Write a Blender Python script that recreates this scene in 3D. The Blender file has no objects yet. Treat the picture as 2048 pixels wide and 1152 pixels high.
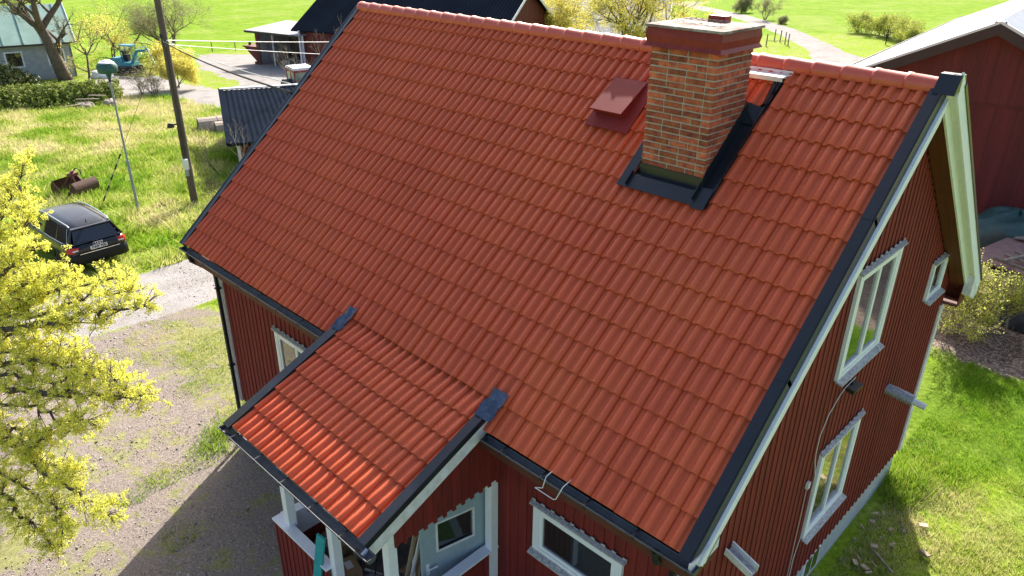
import bpy, math, random
import numpy as np
from math import sin, cos, tan, pi, radians, sqrt, atan2
from mathutils import Matrix, Vector, noise
random.seed(7); RNG = np.random.default_rng(11)
sc = bpy.context.scene
COL = sc.collection

# ---------------------------------------------------------------- camera
F_PX, YAW, PITCH, ROLL = 1504.83, -0.767, -0.4553, 0.0115
CAM = Vector((13.201, -5.0254, 5.4543))
fw = Vector((sin(YAW)*cos(PITCH), cos(YAW)*cos(PITCH), sin(PITCH)))
rt = Vector((cos(YAW), -sin(YAW), 0)); up = rt.cross(fw)
r2 = rt*cos(ROLL)+up*sin(ROLL); u2 = -rt*sin(ROLL)+up*cos(ROLL)
cam_d = bpy.data.cameras.new('camera'); cam = bpy.data.objects.new('camera', cam_d); COL.objects.link(cam)
m = Matrix((r2, u2, -fw)).transposed().to_4x4(); m.translation = CAM
cam.matrix_world = m
cam_d.sensor_width = 36; cam_d.lens = F_PX/2048*36
cam_d.clip_start = .1; cam_d.clip_end = 3000
sc.camera = cam
# ---------------------------------------------------------------- light
SUN_EL = radians(34.0); SUN_TO = Vector((-.53, .85, 0)).normalized()   # horizontal direction towards the sun
w = bpy.data.worlds.new('World'); sc.world = w; w.use_nodes = True
nt = w.node_tree; bg = nt.nodes['Background']
sky = nt.nodes.new('ShaderNodeTexSky'); sky.sky_type = 'NISHITA'; sky.sun_disc = False
sky.sun_elevation = SUN_EL; sky.sun_rotation = atan2(SUN_TO.x, SUN_TO.y)
sky.dust_density = 4.0; sky.air_density = 1.0; sky.ozone_density = 1.0
nt.links.new(sky.outputs[0], bg.inputs[0]); bg.inputs[1].default_value = 0.102
sd = bpy.data.lights.new('sun', 'SUN'); sun = bpy.data.objects.new('sun', sd); COL.objects.link(sun)
sd.energy = 4.3; sd.angle = radians(.5); sd.color = (1, .95, .86)
dvec = (SUN_TO*cos(SUN_EL)+Vector((0, 0, sin(SUN_EL))))
sun.rotation_euler = dvec.to_track_quat('Z', 'Y').to_euler()
sc.view_settings.view_transform = 'Standard'; sc.view_settings.look = 'None'
sc.view_settings.exposure = 1.5; sc.view_settings.gamma = 1
sc.render.engine = 'CYCLES'
sc.cycles.max_bounces = 5; sc.cycles.diffuse_bounces = 3; sc.cycles.glossy_bounces = 3
sc.cycles.transparent_max_bounces = 6

# ---------------------------------------------------------------- materials
def mat(name, c1, c2=None, scale=4., rough=.7, bump=0., bscale=40., metal=0., spec=.5, attr=0., streak=None,
        c3=None, detail=4., coat=0.):
    """procedural principled material: two or three colours mixed by noise, optional per-piece variation"""
    M = bpy.data.materials.new(name); M.use_nodes = True; t = M.node_tree; N = t.nodes; L = t.links
    p = N['Principled BSDF']
    p.inputs['Roughness'].default_value = rough; p.inputs['Metallic'].default_value = metal
    p.inputs['Specular IOR Level'].default_value = spec
    if coat: p.inputs['Coat Weight'].default_value = coat; p.inputs['Coat Roughness'].default_value = .08
    tc = N.new('ShaderNodeTexCoord'); mp = N.new('ShaderNodeMapping'); L.new(tc.outputs['Object'], mp.inputs[0])
    if streak: mp.inputs['Scale'].default_value = streak
    out = None
    c2 = c2 or tuple(x*.82 for x in c1)
    nz = N.new('ShaderNodeTexNoise'); nz.inputs['Scale'].default_value = scale; nz.inputs['Detail'].default_value = detail
    nz.inputs['Roughness'].default_value = .6
    L.new(mp.outputs[0], nz.inputs['Vector'])
    rp = N.new('ShaderNodeValToRGB'); e = rp.color_ramp.elements
    e[0].position = .32; e[0].color = (*c2, 1); e[1].position = .68; e[1].color = (*c1, 1)
    if c3:
        x = e.new(.5); x.color = (*c1, 1); e[-1].color = (*c3, 1)
    L.new(nz.outputs[0], rp.inputs[0]); out = rp.outputs[0]
    if attr:
        a = N.new('ShaderNodeAttribute'); a.attribute_name = 'rnd'
        mr = N.new('ShaderNodeMapRange'); mr.inputs[3].default_value = 1-attr; mr.inputs[4].default_value = 1+attr
        L.new(a.outputs['Fac'], mr.inputs[0])
        mx = N.new('ShaderNodeMix'); mx.data_type = 'RGBA'; mx.blend_type = 'MULTIPLY'; mx.inputs[0].default_value = 1
        cb = N.new('ShaderNodeCombineColor'); 
        for i in range(3): L.new(mr.outputs[0], cb.inputs[i])
        L.new(out, mx.inputs[6]); L.new(cb.outputs[0], mx.inputs[7]); out = mx.outputs[2]
    L.new(out, p.inputs['Base Color'])
    if bump:
        bn = N.new('ShaderNodeTexNoise'); bn.inputs['Scale'].default_value = bscale; bn.inputs['Detail'].default_value = 3
        L.new(mp.outputs[0], bn.inputs['Vector'])
        b = N.new('ShaderNodeBump'); b.inputs['Strength'].default_value = bump; b.inputs['Distance'].default_value = .02
        L.new(bn.outputs[0], b.inputs['Height']); L.new(b.outputs[0], p.inputs['Normal'])
    return M

def ramp_attr_mat(name, stops, rough=.6, trans=.0, spec=.3):
    """colour picked by the per-face value 'rnd' (grass blades, leaves)"""
    M = bpy.data.materials.new(name); M.use_nodes = True; t = M.node_tree; N = t.nodes; L = t.links
    p = N['Principled BSDF']; p.inputs['Roughness'].default_value = rough; p.inputs['Specular IOR Level'].default_value = spec
    a = N.new('ShaderNodeAttribute'); a.attribute_name = 'rnd'
    rp = N.new('ShaderNodeValToRGB'); e = rp.color_ramp.elements
    e[0].position = stops[0][0]; e[0].color = (*stops[0][1], 1); e[1].position = stops[-1][0]; e[1].color = (*stops[-1][1], 1)
    for s, c in stops[1:-1]: x = e.new(s); x.color = (*c, 1)
    L.new(a.outputs['Fac'], rp.inputs[0]); L.new(rp.outputs[0], p.inputs['Base Color'])
    if trans:
        tr = N.new('ShaderNodeBsdfTranslucent'); L.new(rp.outputs[0], tr.inputs[0])
        mx = N.new('ShaderNodeMixShader'); mx.inputs[0].default_value = trans
        L.new(p.outputs[0], mx.inputs[1]); L.new(tr.outputs[0], mx.inputs[2]); L.new(mx.outputs[0], N['Material Output'].inputs[0])
    return M

MT = {}
MT['tile'] = mat('concrete_roof_tile', (.585, .104, .040), (.55, .088, .036), .5, rough=.45, bump=.12, bscale=260, attr=.045, spec=.30, c3=(.61, .118, .040), detail=10.)
MT['ridge'] = mat('ridge_tile', (.60, .10, .055), (.54, .085, .048), 5, rough=.30, bump=.08, bscale=200, attr=.05, spec=.6)
MT['redwall'] = mat('falu_red_cladding', (.20, .015, .013), (.14, .010, .009), 2.5, rough=.8, bump=.25, bscale=60, streak=(6, 6, .6), attr=.16)
MT['barnred'] = mat('dark_red_sheet', (.125, .015, .015), (.075, .011, .011), .5, rough=.75, bump=.15, bscale=30, streak=(5, 5, .5), attr=.2, detail=8.)
MT['soffit'] = mat('brown_soffit_boards', (.13, .030, .014), (.09, .02, .010), 3, rough=.7, bump=.2, bscale=40, attr=.15)
MT['white'] = mat('white_paint', (.80, .82, .89), (.74, .76, .83), 6, rough=.6, bump=.12, bscale=80)
MT['oldwhite'] = mat('weathered_white_paint', (.76, .77, .83), (.56, .55, .57), 9, rough=.75, bump=.3, bscale=60)
MT['winwhite'] = mat('window_paint', (.82, .84, .90), (.78, .80, .86), 4, rough=.45)
MT['sill'] = mat('lichen_stained_sill', (.58, .57, .57), (.26, .24, .25), 30, rough=.85, bump=.3, bscale=90)
MT['black'] = mat('black_coated_steel', (.014, .017, .024), (.010, .012, .018), 3, rough=.34, spec=.5, bump=.02, bscale=20)
MT['blackold'] = mat('weathered_black_gutter', (.085, .09, .098), (.045, .05, .056), 8, rough=.5, bump=.15, bscale=50, streak=(1, 1, 1))
MT['lead'] = mat('lead_flashing', (.055, .085, .14), (.02, .035, .07), 9, rough=.4, metal=.5, bump=.35, bscale=25)
MT['redmetal'] = mat('red_coated_steel', (.24, .028, .026), (.20, .022, .02), 6, rough=.6, spec=.2)
MT['redcap'] = mat('red_cap_steel', (.26, .036, .032), (.19, .024, .02), 10, rough=.5, spec=.25)
MT['capstone'] = mat('mossy_cement_cap', (.26, .20, .17), (.16, .09, .075), 5, rough=.95, bump=.5, bscale=40, c3=(.52, .50, .47), detail=8.)
MT['galv'] = mat('galvanised_steel', (.78, .79, .80), (.62, .64, .66), 20, rough=.5, metal=.15)
MT['glass'] = mat('window_glass', (.020, .026, .028), (.012, .016, .018), 1.2, rough=.02, spec=1.0, coat=1.0)
MT['concrete'] = mat('painted_foundation', (.46, .50, .50), (.34, .37, .38), 3, rough=.9, bump=.3, bscale=30)
MT['greyconc'] = mat('bare_concrete', (.40, .33, .28), (.26, .21, .17), 6, rough=.95, bump=.5, bscale=30)
MT['brick'] = mat('chimney_brick', (.40, .092, .042), (.20, .045, .030), 14, rough=.88, bump=.35, bscale=90, attr=.38, c3=(.50, .14, .055))
MT['mortar'] = mat('lime_mortar', (.50, .46, .40), (.36, .33, .28), 30, rough=.95, bump=.4, bscale=120)
MT['doorblue'] = mat('blue_grey_paint', (.33, .42, .48), (.28, .36, .42), 5, rough=.6)
MT['wood'] = mat('bare_wood', (.42, .33, .22), (.30, .22, .14), 6, rough=.8, streak=(1, 1, 6), attr=.25)
MT['oldwood'] = mat('grey_weathered_wood', (.26, .22, .18), (.14, .11, .09), 10, rough=.9, bump=.3, bscale=60, attr=.2)
MT['polewood'] = mat('tarred_pole_wood', (.13, .10, .08), (.065, .05, .04), 14, rough=.85, bump=.4, bscale=60, streak=(4, 4, .3))
MT['bark'] = mat('bark', (.15, .115, .09), (.06, .045, .035), 9, rough=.95, bump=.8, bscale=35, streak=(1, 1, .35))
MT['twig'] = mat('dark_twig', (.10, .075, .055), (.06, .045, .03), 10, rough=.9)
MT['palewig'] = mat('pale_dry_twig', (.36, .29, .20), (.22, .17, .12), 10, rough=.9)
MT['card'] = mat('cardboard', (.36, .24, .13), (.29, .19, .10), 5, rough=.85)
MT['blue'] = mat('blue_plastic', (.01, .03, .38), None, 3, rough=.35)
MT['teal'] = mat('turquoise_paint', (.02, .35, .38), (.015, .28, .32), 5, rough=.5)
MT['plastic'] = mat('white_plastic', (.72, .73, .74), None, 3, rough=.4)
MT['darkpl'] = mat('black_plastic', (.015, .015, .017), None, 5, rough=.5)
MT['rust'] = mat('rusty_steel', (.13, .06, .04), (.05, .03, .025), 12, rough=.85, bump=.4, bscale=50)
MT['foil'] = mat('crumpled_foil_wrap', (.50, .54, .60), (.25, .28, .33), 28, rough=.45, metal=.55, bump=.9, bscale=45)
MT['rubber'] = mat('rubber', (.02, .02, .02), None, 5, rough=.85)
MT['grey'] = mat('grey_paint', (.28, .32, .35), (.22, .25, .28), 5, rough=.5)
MT['floorgrey'] = mat('porch_floor', (.16, .14, .13), (.10, .085, .08), 7, rough=.85)
MT['film'] = mat('clear_plastic_film', (.40, .42, .44), (.28, .3, .32), 15, rough=.2, spec=.8, bump=.8, bscale=18)

# ---------------------------------------------------------------- mesh builder
class MB:
    def __init__(s, M=None): s.v = []; s.f = []; s.r = []; s.s = []; s.M = M
    def add(s, vs, fs, rnd=None, smooth=False):
        b = len(s.v); M = s.M
        s.v += [tuple(M @ Vector(v)) for v in vs] if M else [tuple(v) for v in vs]
        r = random.random() if rnd is None else rnd
        for f in fs: s.f.append([b+i for i in f]); s.r.append(r); s.s.append(smooth)
    def quad(s, a, b, c, d, rnd=None): s.add([a, b, c, d], [(0, 1, 2, 3)], rnd)
    def obox(s, o, x, y, z, rnd=None):
        """box from corner o with edge vectors x, y, z"""
        o, x, y, z = map(Vector, (o, x, y, z))
        vs = [o, o+x, o+x+y, o+y, o+z, o+x+z, o+x+y+z, o+y+z]
        fs = [(0, 3, 2, 1), (4, 5, 6, 7), (0, 1, 5, 4), (1, 2, 6, 5), (2, 3, 7, 6), (3, 0, 4, 7)]
        if x.cross(y).dot(z) < 0: fs = [f[::-1] for f in fs]
        s.add(vs, fs, rnd)
    def box(s, lo, hi, rnd=None):
        s.obox(lo, (hi[0]-lo[0], 0, 0), (0, hi[1]-lo[1], 0), (0, 0, hi[2]-lo[2]), rnd)
    def beam(s, p, q, w_, h, up_=(0, 0, 1), rnd=None):
        p, q = Vector(p), Vector(q); d = (q-p); L = d.length; d.normalize()
        u = Vector(up_); x = d.cross(u)
        if x.length < 1e-4: x = d.cross(Vector((0, 1, 0)))
        x.normalize(); z = x.cross(d)
        s.obox(p-x*w_/2-z*h/2, x*w_, d*L, z*h, rnd)
    def tube(s, pts, rad, n=6, cap=True, rnd=None, smooth=True):
        pts = [Vector(p) for p in pts]; k = len(pts)
        rad = [rad]*k if isinstance(rad, (int, float)) else rad
        vs = []; px = None
        for i in range(k):
            d = (pts[min(i+1, k-1)]-pts[max(i-1, 0)])
            if d.length < 1e-6: d = Vector((0, 0, 1))
            d.normalize()
            if px is None:
                x = d.cross(Vector((0, 0, 1)))
                if x.length < .1: x = d.cross(Vector((1, 0, 0)))
            else: x = px-d*px.dot(d)
            x.normalize(); px = x; y = d.cross(x)
            for j in range(n):
                a = 2*pi*j/n; vs.append(pts[i]+(x*cos(a)+y*sin(a))*rad[i])
        fs = [(i*n+j, i*n+(j+1) % n, (i+1)*n+(j+1) % n, (i+1)*n+j) for i in range(k-1) for j in range(n)]
        s.add(vs, fs, rnd, smooth)
        if cap:
            s.add(vs[:n], [tuple(range(n))[::-1]], rnd); s.add(vs[-n:], [tuple(range(n))], rnd)
    def cyl(s, p, q, r, n=12, r1=None, rnd=None): s.tube([p, q], [r, r if r1 is None else r1], n, True, rnd)
    def prism(s, pts, n, rnd=None):
        """planar polygon pts (3D) extruded by vector n"""
        pts = [Vector(p) for p in pts]; n = Vector(n); k = len(pts)
        nn = sum(((pts[i]-pts[0]).cross(pts[(i+1) % k]-pts[0]) for i in range(1, k-1)), Vector())
        if nn.dot(n) > 0: pts = pts[::-1]
        vs = pts+[p+n for p in pts]
        fs = [tuple(range(k)), tuple(range(2*k-1, k-1, -1))]+[(i, k+i, k+(i+1) % k, (i+1) % k) for i in range(k)]
        s.add(vs, fs, rnd)
    def lathe(s, c, prof, n=16, axis=(0, 0, 1), rnd=None):
        """prof: (radius, height) list"""
        c = Vector(c); a = Vector(axis).normalized(); x = a.orthogonal().normalized(); y = a.cross(x)
        vs = [c+a*h+(x*cos(2*pi*j/n)+y*sin(2*pi*j/n))*r for r, h in prof for j in range(n)]
        fs = [(i*n+j, i*n+(j+1) % n, (i+1)*n+(j+1) % n, (i+1)*n+j) for i in range(len(prof)-1) for j in range(n)]
        s.add(vs, fs, rnd, True)
    def build(s, name, material, parent=None, world=True, smooth_all=False):
        me = bpy.data.meshes.new(name); o = bpy.data.objects.new(name, me)
        vs = s.v
        if parent is not None:
            o.parent = parent
            if world:
                Mi = W[parent].inverted(); vs = [tuple(Mi @ Vector(v)) for v in vs]
            W[o] = W[parent]
        else: W[o] = Matrix.Identity(4)
        me.from_pydata(vs, [], s.f); me.validate()
        if len(me.polygons) == len(s.r):
            a = me.attributes.new('rnd', 'FLOAT', 'FACE'); a.data.foreach_set('value', s.r)
            me.polygons.foreach_set('use_smooth', [True]*len(s.s) if smooth_all else s.s)
        me.materials.append(material if not isinstance(material, str) else MT[material])
        COL.objects.link(o); return o
W = {}
def tag(o, label=None, cat=None, group=None, kind=None):
    if label: o['label'] = label
    if cat: o['category'] = cat
    if group: o['group'] = group
    if kind: o['kind'] = kind
    return o
def thing(name, label, cat, loc, rz=0, group=None):
    o = bpy.data.objects.new(name, None); COL.objects.link(o); o.empty_display_size = .3
    o.location = loc; o.rotation_euler = (0, 0, rz)
    W[o] = Matrix.Translation(Vector(loc)) @ Matrix.Rotation(rz, 4, 'Z')
    return tag(o, label, cat, group)
def np_mesh(name, V, Fc, material, rnd=None, parent=None, smooth=False, k=4):
    """fast mesh from numpy arrays; V (n,3) in world space, Fc (m,k)"""
    me = bpy.data.meshes.new(name); n, mm = len(V), len(Fc)
    me.vertices.add(n); me.vertices.foreach_set('co', np.ascontiguousarray(V, dtype=np.float32).ravel())
    me.loops.add(mm*k); me.loops.foreach_set('vertex_index', np.ascontiguousarray(Fc, dtype=np.int32).ravel())
    me.polygons.add(mm); me.polygons.foreach_set('loop_start', np.arange(0, mm*k, k, dtype=np.int32))
    try: me.polygons.foreach_set('loop_total', np.full(mm, k, dtype=np.int32))
    except Exception: pass
    if smooth: me.polygons.foreach_set('use_smooth', np.ones(mm, dtype=bool))
    me.update(calc_edges=True)
    if rnd is not None:
        a = me.attributes.new('rnd', 'FLOAT', 'FACE'); a.data.foreach_set('value', np.asarray(rnd, dtype=np.float32))
    me.materials.append(material if not isinstance(material, str) else MT[material])
    o = bpy.data.objects.new(name, me); COL.objects.link(o)
    if parent is not None: o.parent = parent; o.matrix_parent_inverse = W[parent].inverted(); W[o] = Matrix.Identity(4)
    else: W[o] = Matrix.Identity(4)
    return o
def copy_tree(o, parent=None):
    c = o.copy(); COL.objects.link(c); c.parent = parent
    for ch in list(o.children): copy_tree(ch, c)
    return c

# ---------------------------------------------------------------- ground
GZ0 = -3.955
def gz(x, y=0):
    """the yard is level at the right of the house and falls gently to the left"""
    t = x-10.6
    return GZ0+.042*(t if t < -2 else (0 if t > 2 else -((2-t)**2)/8))
def gzn(X):
    t = X-10.6
    return GZ0+.042*np.where(t < -2, t, np.where(t > 2, 0, -((2-t)**2)/8))
def seg_dist(X, Y, pl):
    D = np.full(X.shape, 1e9)
    for (x0, y0), (x1, y1) in zip(pl[:-1], pl[1:]):
        dx, dy = x1-x0, y1-y0; t = np.clip(((X-x0)*dx+(Y-y0)*dy)/(dx*dx+dy*dy), 0, 1)
        D = np.minimum(D, np.hypot(X-x0-t*dx, Y-y0-t*dy))
    return D
def in_poly(X, Y, P):
    r = np.zeros(X.shape, bool); n = len(P)
    for i in range(n):
        x0, y0 = P[i]; x1, y1 = P[(i+1) % n]
        c = ((y0 > Y) != (y1 > Y)) & (X < (x1-x0)*(Y-y0)/(y1-y0+1e-12)+x0); r ^= c
    return r
def poly_sd(X, Y, P):
    d = seg_dist(X, Y, P+[P[0]]); return np.where(in_poly(X, Y, P), d, -d)
_G = {}
def vnoise(X, Y, s, seed=0):
    """value noise, 0..1"""
    x = X/s+seed*17.3; y = Y/s-seed*9.1; xi = np.floor(x).astype(int); yi = np.floor(y).astype(int); fx = x-xi; fy = y-yi
    fx = fx*fx*(3-2*fx); fy = fy*fy*(3-2*fy)
    def h(a, b):
        n_ = (a*374761393+b*668265263+seed*974711) & 0x7fffffff
        n_ = ((n_ ^ (n_ >> 13))*1274126177) & 0x7fffffff
        return ((n_ ^ (n_ >> 16)) & 0xffff)/65535.
    return (h(xi, yi)*(1-fx)+h(xi+1, yi)*fx)*(1-fy)+(h(xi, yi+1)*(1-fx)+h(xi+1, yi+1)*fx)*fy
def fbm(X, Y, s, seed=0, o=3):
    r = 0; a = .5; t = 0
    for i in range(o): r = r+a*vnoise(X, Y, s/2**i, seed+i); t += a; a *= .55
    return r/t
ROAD = [(-8.9, -12), (-8.75, -2), (-8.6, 1.3), (-8.75, 3.8), (-9.3, 7.5), (-13, 13), (-22, 18.5), (-33, 20)]
FARM = [(-64, 30), (-58.5, 33.2), (-47, 32.5), (-35, 31), (-20, 27), (-12, 18), (-22, 17.4), (-33, 17.6), (-41, 16.6), (-46, 14.4), (-52, 15), (-58, 17.4),
        (-53, 20.8), (-46, 20.3), (-41.5, 20.6), (-44, 23.2), (-53.5, 24.4), (-60, 27)]
YARD = [(-7.4, -12), (-7.2, -1), (-6.9, 2.2), (-5.5, 3.1), (-2.6, 3.4), (.6, 3.6), (.6, .4), (5.2, .4), (9, .4), (10.3, -12)]
FARPATH = [(-6, 52), (-9.5, 57), (-12.1, 61.2), (-17.5, 68.5), (-22.6, 75.3), (-28.2, 82.1), (-33.8, 88), (-38.8, 93.3), (-55, 107), (-90, 130)]
SOIL = [(8, 13.9), (10, 13.7), (11.6, 13.7), (14, 13.6), (20, 16), (20, 40), (-4, 40), (-2, 20), (2, 13.5)]
def masks(X, Y):
    j = (fbm(X, Y, .9, 3)-.5)*1.1+(fbm(X, Y, 3.5, 8)-.5)*1.0
    gravel = 1.75-seg_dist(X, Y, ROAD)+j*.55
    gravel = np.maximum(gravel, poly_sd(X, Y, FARM)+j*1.2)
    wd = 1.5+np.clip((66-Y)/9., 0, 1)*1.6
    gravel = np.maximum(gravel, wd-seg_dist(X, Y, FARPATH)+j*.35)
    dirt = poly_sd(X, Y, YARD)+j*.7
    soil = poly_sd(X, Y, SOIL)+j*.6
    return gravel, dirt, soil
def sp(a, b, d): return list(np.arange(a, b, d))
xs = np.array(list(-np.geomspace(900, 110, 26))+sp(-105, -60, 1.2)+sp(-60, -18, .3)+sp(-18, 15, .11)+sp(15, 40, .8)+list(np.geomspace(40, 900, 16)))
ys = np.array(list(-np.geomspace(700, 14, 14))+sp(-12, -6, .5)+sp(-6, 17, .11)+sp(17, 36, .3)+sp(36, 110, .7)+list(np.geomspace(110, 1200, 26)))
XX, YY = np.meshgrid(xs, ys, indexing='ij')
gr, di, so = masks(XX, YY)
lump = (fbm(XX, YY, .45, 1)-.5)*.05+(fbm(XX, YY, 3., 5)-.5)*.10
lump *= np.where(gr > 0, .12, 1)*np.where(di > 0, .35, 1)
near_house = np.clip(np.minimum(np.minimum(XX-(-.6), 11.4-XX), np.minimum(YY-(-.5), 9.2-YY))+.8, 0, 1)
ZZ = gzn(XX)+lump*(1-near_house)-.02*near_house
bank = np.clip(seg_dist(XX, YY, [(-14, 66), (-24, 80), (-40, 97)])-2.5, 0, 6)/6.
ZZ = ZZ+np.where((YY > 55), .9*np.sin(bank*pi)*(XX*.8+YY*.6 > 44), 0)
def sstep(a, w_): return np.clip(a/w_+.5, 0, 1)
gm = sstep(gr, .5); dm = sstep(di, .9); sm_ = sstep(so, .6)
nx, ny = XX.shape
idx = np.arange(nx*ny).reshape(nx, ny)
Q = np.stack([idx[:-1, :-1], idx[1:, :-1], idx[1:, 1:], idx[:-1, 1:]], -1).reshape(-1, 4)
VV = np.stack([XX, YY, ZZ], -1).reshape(-1, 3)
qg = (gr[:-1, :-1] > 0).reshape(-1); qs = ((so[:-1, :-1] > 0).reshape(-1)) & ~qg
qd = (di[:-1, :-1] > 0).reshape(-1) & ~qg & ~qs

def ground_material():
    M = bpy.data.materials.new('yard_ground'); M.use_nodes = True; t = M.node_tree; N = t.nodes; L = t.links
    p = N['Principled BSDF']; p.inputs['Roughness'].default_value = 1.; p.inputs['Specular IOR Level'].default_value = .03
    geo = N.new('ShaderNodeTexCoord'); V = geo.outputs['Object']
    def nz(s, d=5, r=.6):
        n = N.new('ShaderNodeTexNoise'); n.inputs['Scale'].default_value = s; n.inputs['Detail'].default_value = d
        n.inputs['Roughness'].default_value = r; L.new(V, n.inputs['Vector']); return n.outputs[0]
    def ramp(i, st):
        r = N.new('ShaderNodeValToRGB'); e = r.color_ramp.elements
        e[0].position = st[0][0]; e[0].color = (*st[0][1], 1); e[1].position = st[-1][0]; e[1].color = (*st[-1][1], 1)
        for s, c in st[1:-1]: x = e.new(s); x.color = (*c, 1)
        L.new(i, r.inputs[0]); return r.outputs[0]
    def mixc(f, a, b):
        m_ = N.new('ShaderNodeMix'); m_.data_type = 'RGBA'; L.new(f, m_.inputs[0]); L.new(a, m_.inputs[6]); L.new(b, m_.inputs[7]); return m_.outputs[2]
    def math_(op, a, b):
        m_ = N.new('ShaderNodeMath'); m_.operation = op; m_.use_clamp = True
        for i, q in enumerate((a, b)):
            if isinstance(q, (int, float)): m_.inputs[i].default_value = q
            else: L.new(q, m_.inputs[i])
        return m_.outputs[0]
    def mask(nm_, noise_, k=1.6):
        a = N.new('ShaderNodeAttribute'); a.attribute_name = nm_
        m1 = N.new('ShaderNodeMapRange'); m1.inputs[1].default_value = .38; m1.inputs[2].default_value = .62
        ad = N.new('ShaderNodeMath'); ad.operation = 'ADD'; L.new(a.outputs['Fac'], ad.inputs[0])
        sb = N.new('ShaderNodeMath'); sb.operation = 'MULTIPLY_ADD'; L.new(noise_, sb.inputs[0]); sb.inputs[1].default_value = k; sb.inputs[2].default_value = -k/2
        L.new(sb.outputs[0], ad.inputs[1]); L.new(ad.outputs[0], m1.inputs[0]); return m1.outputs[0]
    fine = nz(9, 6, .7); mid = nz(1.1, 4); big = nz(.12, 3); vfine = nz(30, 5, .85)
    grass = ramp(fine, [(.3, (.085, .15, .008)), (.5, (.19, .28, .018)), (.72, (.30, .37, .05))])
    straw = ramp(fine, [(.3, (.14, .13, .04)), (.7, (.42, .38, .20))])
    lush = ramp(fine, [(.3, (.055, .105, .010)), (.7, (.16, .25, .025))])
    field = ramp(nz(.9, 9, .82), [(.32, (.075, .15, .008)), (.5, (.14, .235, .014)), (.68, (.22, .31, .03))])
    a_d = N.new('ShaderNodeAttribute'); a_d.attribute_name = 'dry'
    dryf = math_('ADD', math_('MULTIPLY', ramp(mid, [(.42, (0, 0, 0)), (.66, (1, 1, 1))]), .75), 0)
    dryf = math_('MULTIPLY', dryf, a_d.outputs['Fac'])
    g = mixc(dryf, grass, straw)
    a_l = N.new('ShaderNodeAttribute'); a_l.attribute_name = 'lush'; g = mixc(a_l.outputs['Fac'], g, lush)
    a_f = N.new('ShaderNodeAttribute'); a_f.attribute_name = 'field'
    fcol = mixc(math_('MULTIPLY', ramp(big, [(.5, (0, 0, 0)), (.62, (1, 1, 1))]), .35), field, ramp(nz(.5), [(.3, (.2, .22, .05)), (.7, (.3, .33, .12))]))
    g = mixc(a_f.outputs['Fac'], g, fcol)
    grav = ramp(vfine, [(.28, (.14, .125, .118)), (.42, (.26, .245, .235)), (.6, (.35, .33, .32)), (.75, (.52, .50, .48))])
    grav = mixc(math_('MULTIPLY', ramp(mid, [(.35, (1, 1, 1)), (.55, (0, 0, 0))]), .35), grav, ramp(vfine, [(.3, (.10, .08, .068)), (.7, (.25, .215, .19))]))
    a_r = N.new('ShaderNodeAttribute'); a_r.attribute_name = 'rut'; grav = mixc(math_('MULTIPLY', a_r.outputs['Fac'], .45), grav, ramp(vfine, [(.3, (.22, .205, .195)), (.7, (.46, .44, .42))]))
    grav = mixc(math_('MULTIPLY', ramp(nz(.5, 6, .7), [(.5, (0, 0, 0)), (.6, (1, 1, 1))]), .3), grav, ramp(vfine, [(.3, (.10, .085, .075)), (.7, (.30, .26, .235))]))
    dirt = ramp(vfine, [(.25, (.05, .038, .033)), (.40, (.145, .118, .103)), (.55, (.255, .215, .19)), (.72, (.50, .45, .41))])
    a_t = N.new('ShaderNodeAttribute'); a_t.attribute_name = 'tuft'
    sparse = ramp(math_('ADD', nz(2.2, 6, .7), math_('MULTIPLY', a_t.outputs['Fac'], .24)), [(.54, (0, 0, 0)), (.64, (1, 1, 1))])
    dirt = mixc(math_('MULTIPLY', sparse, .75), dirt, ramp(fine, [(.3, (.12, .14, .03)), (.7, (.32, .32, .11))]))
    soil = ramp(nz(14, 6, .8), [(.3, (.035, .024, .018)), (.48, (.13, .095, .075)), (.62, (.42, .35, .29))])
    col = mixc(mask('dirt', nz(2.6, 6, .7)), g, dirt)
    col = mixc(mask('gravel', nz(2.2, 6, .7), 1.1), col, grav)
    col = mixc(mask('soil', nz(3, 6, .7)), col, soil)
    L.new(col, p.inputs['Base Color'])
    b = N.new('ShaderNodeBump'); b.inputs['Strength'].default_value = .8; b.inputs['Distance'].default_value = .03
    L.new(math_('ADD', fine, math_('MULTIPLY', vfine, .5)), b.inputs['Height']); L.new(b.outputs[0], p.inputs['Normal'])
    return M
GM = ground_material()
dry = np.clip(1.0-np.clip((XX-8.8)/2, 0, 1)*.45*(YY > 3), 0, 1)*np.where((XX > -16) & (XX < -8) & (YY > 2), .55, 1)
lushm = np.clip((XX-9.2)/1.0, 0, 1)*np.clip((YY-8.6)/1.8, 0, 1)*np.clip(1-(YY-14.4)/.8, 0, 1)*(YY < 16)
field = np.clip((-(XX+62)+(YY-30)*.12)/3, 0, 1)
field = np.maximum(field, np.clip((YY*.8+XX*.6-58)/4, 0, 1)); field = np.maximum(field, np.clip((-XX+YY*.9-92)/4, 0, 1))
tuftm = np.clip(1-np.abs(YY-1.7)/1.6, 0, 1)*np.clip((XX+6.3)/1.2, 0, 1)*np.clip(.6-XX, 0, 1)**.3*(XX < .6)+.75*np.clip(1-np.hypot(XX-.2, YY+4.6)/2.6, 0, 1)+.5*np.clip(1-np.hypot(XX+1.5, YY+2.2)/2.2, 0, 1)
FP_ = seg_dist(XX, YY, [(-5, 76), (-19, 84), (-33, 95), (-60, 118)])
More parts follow.
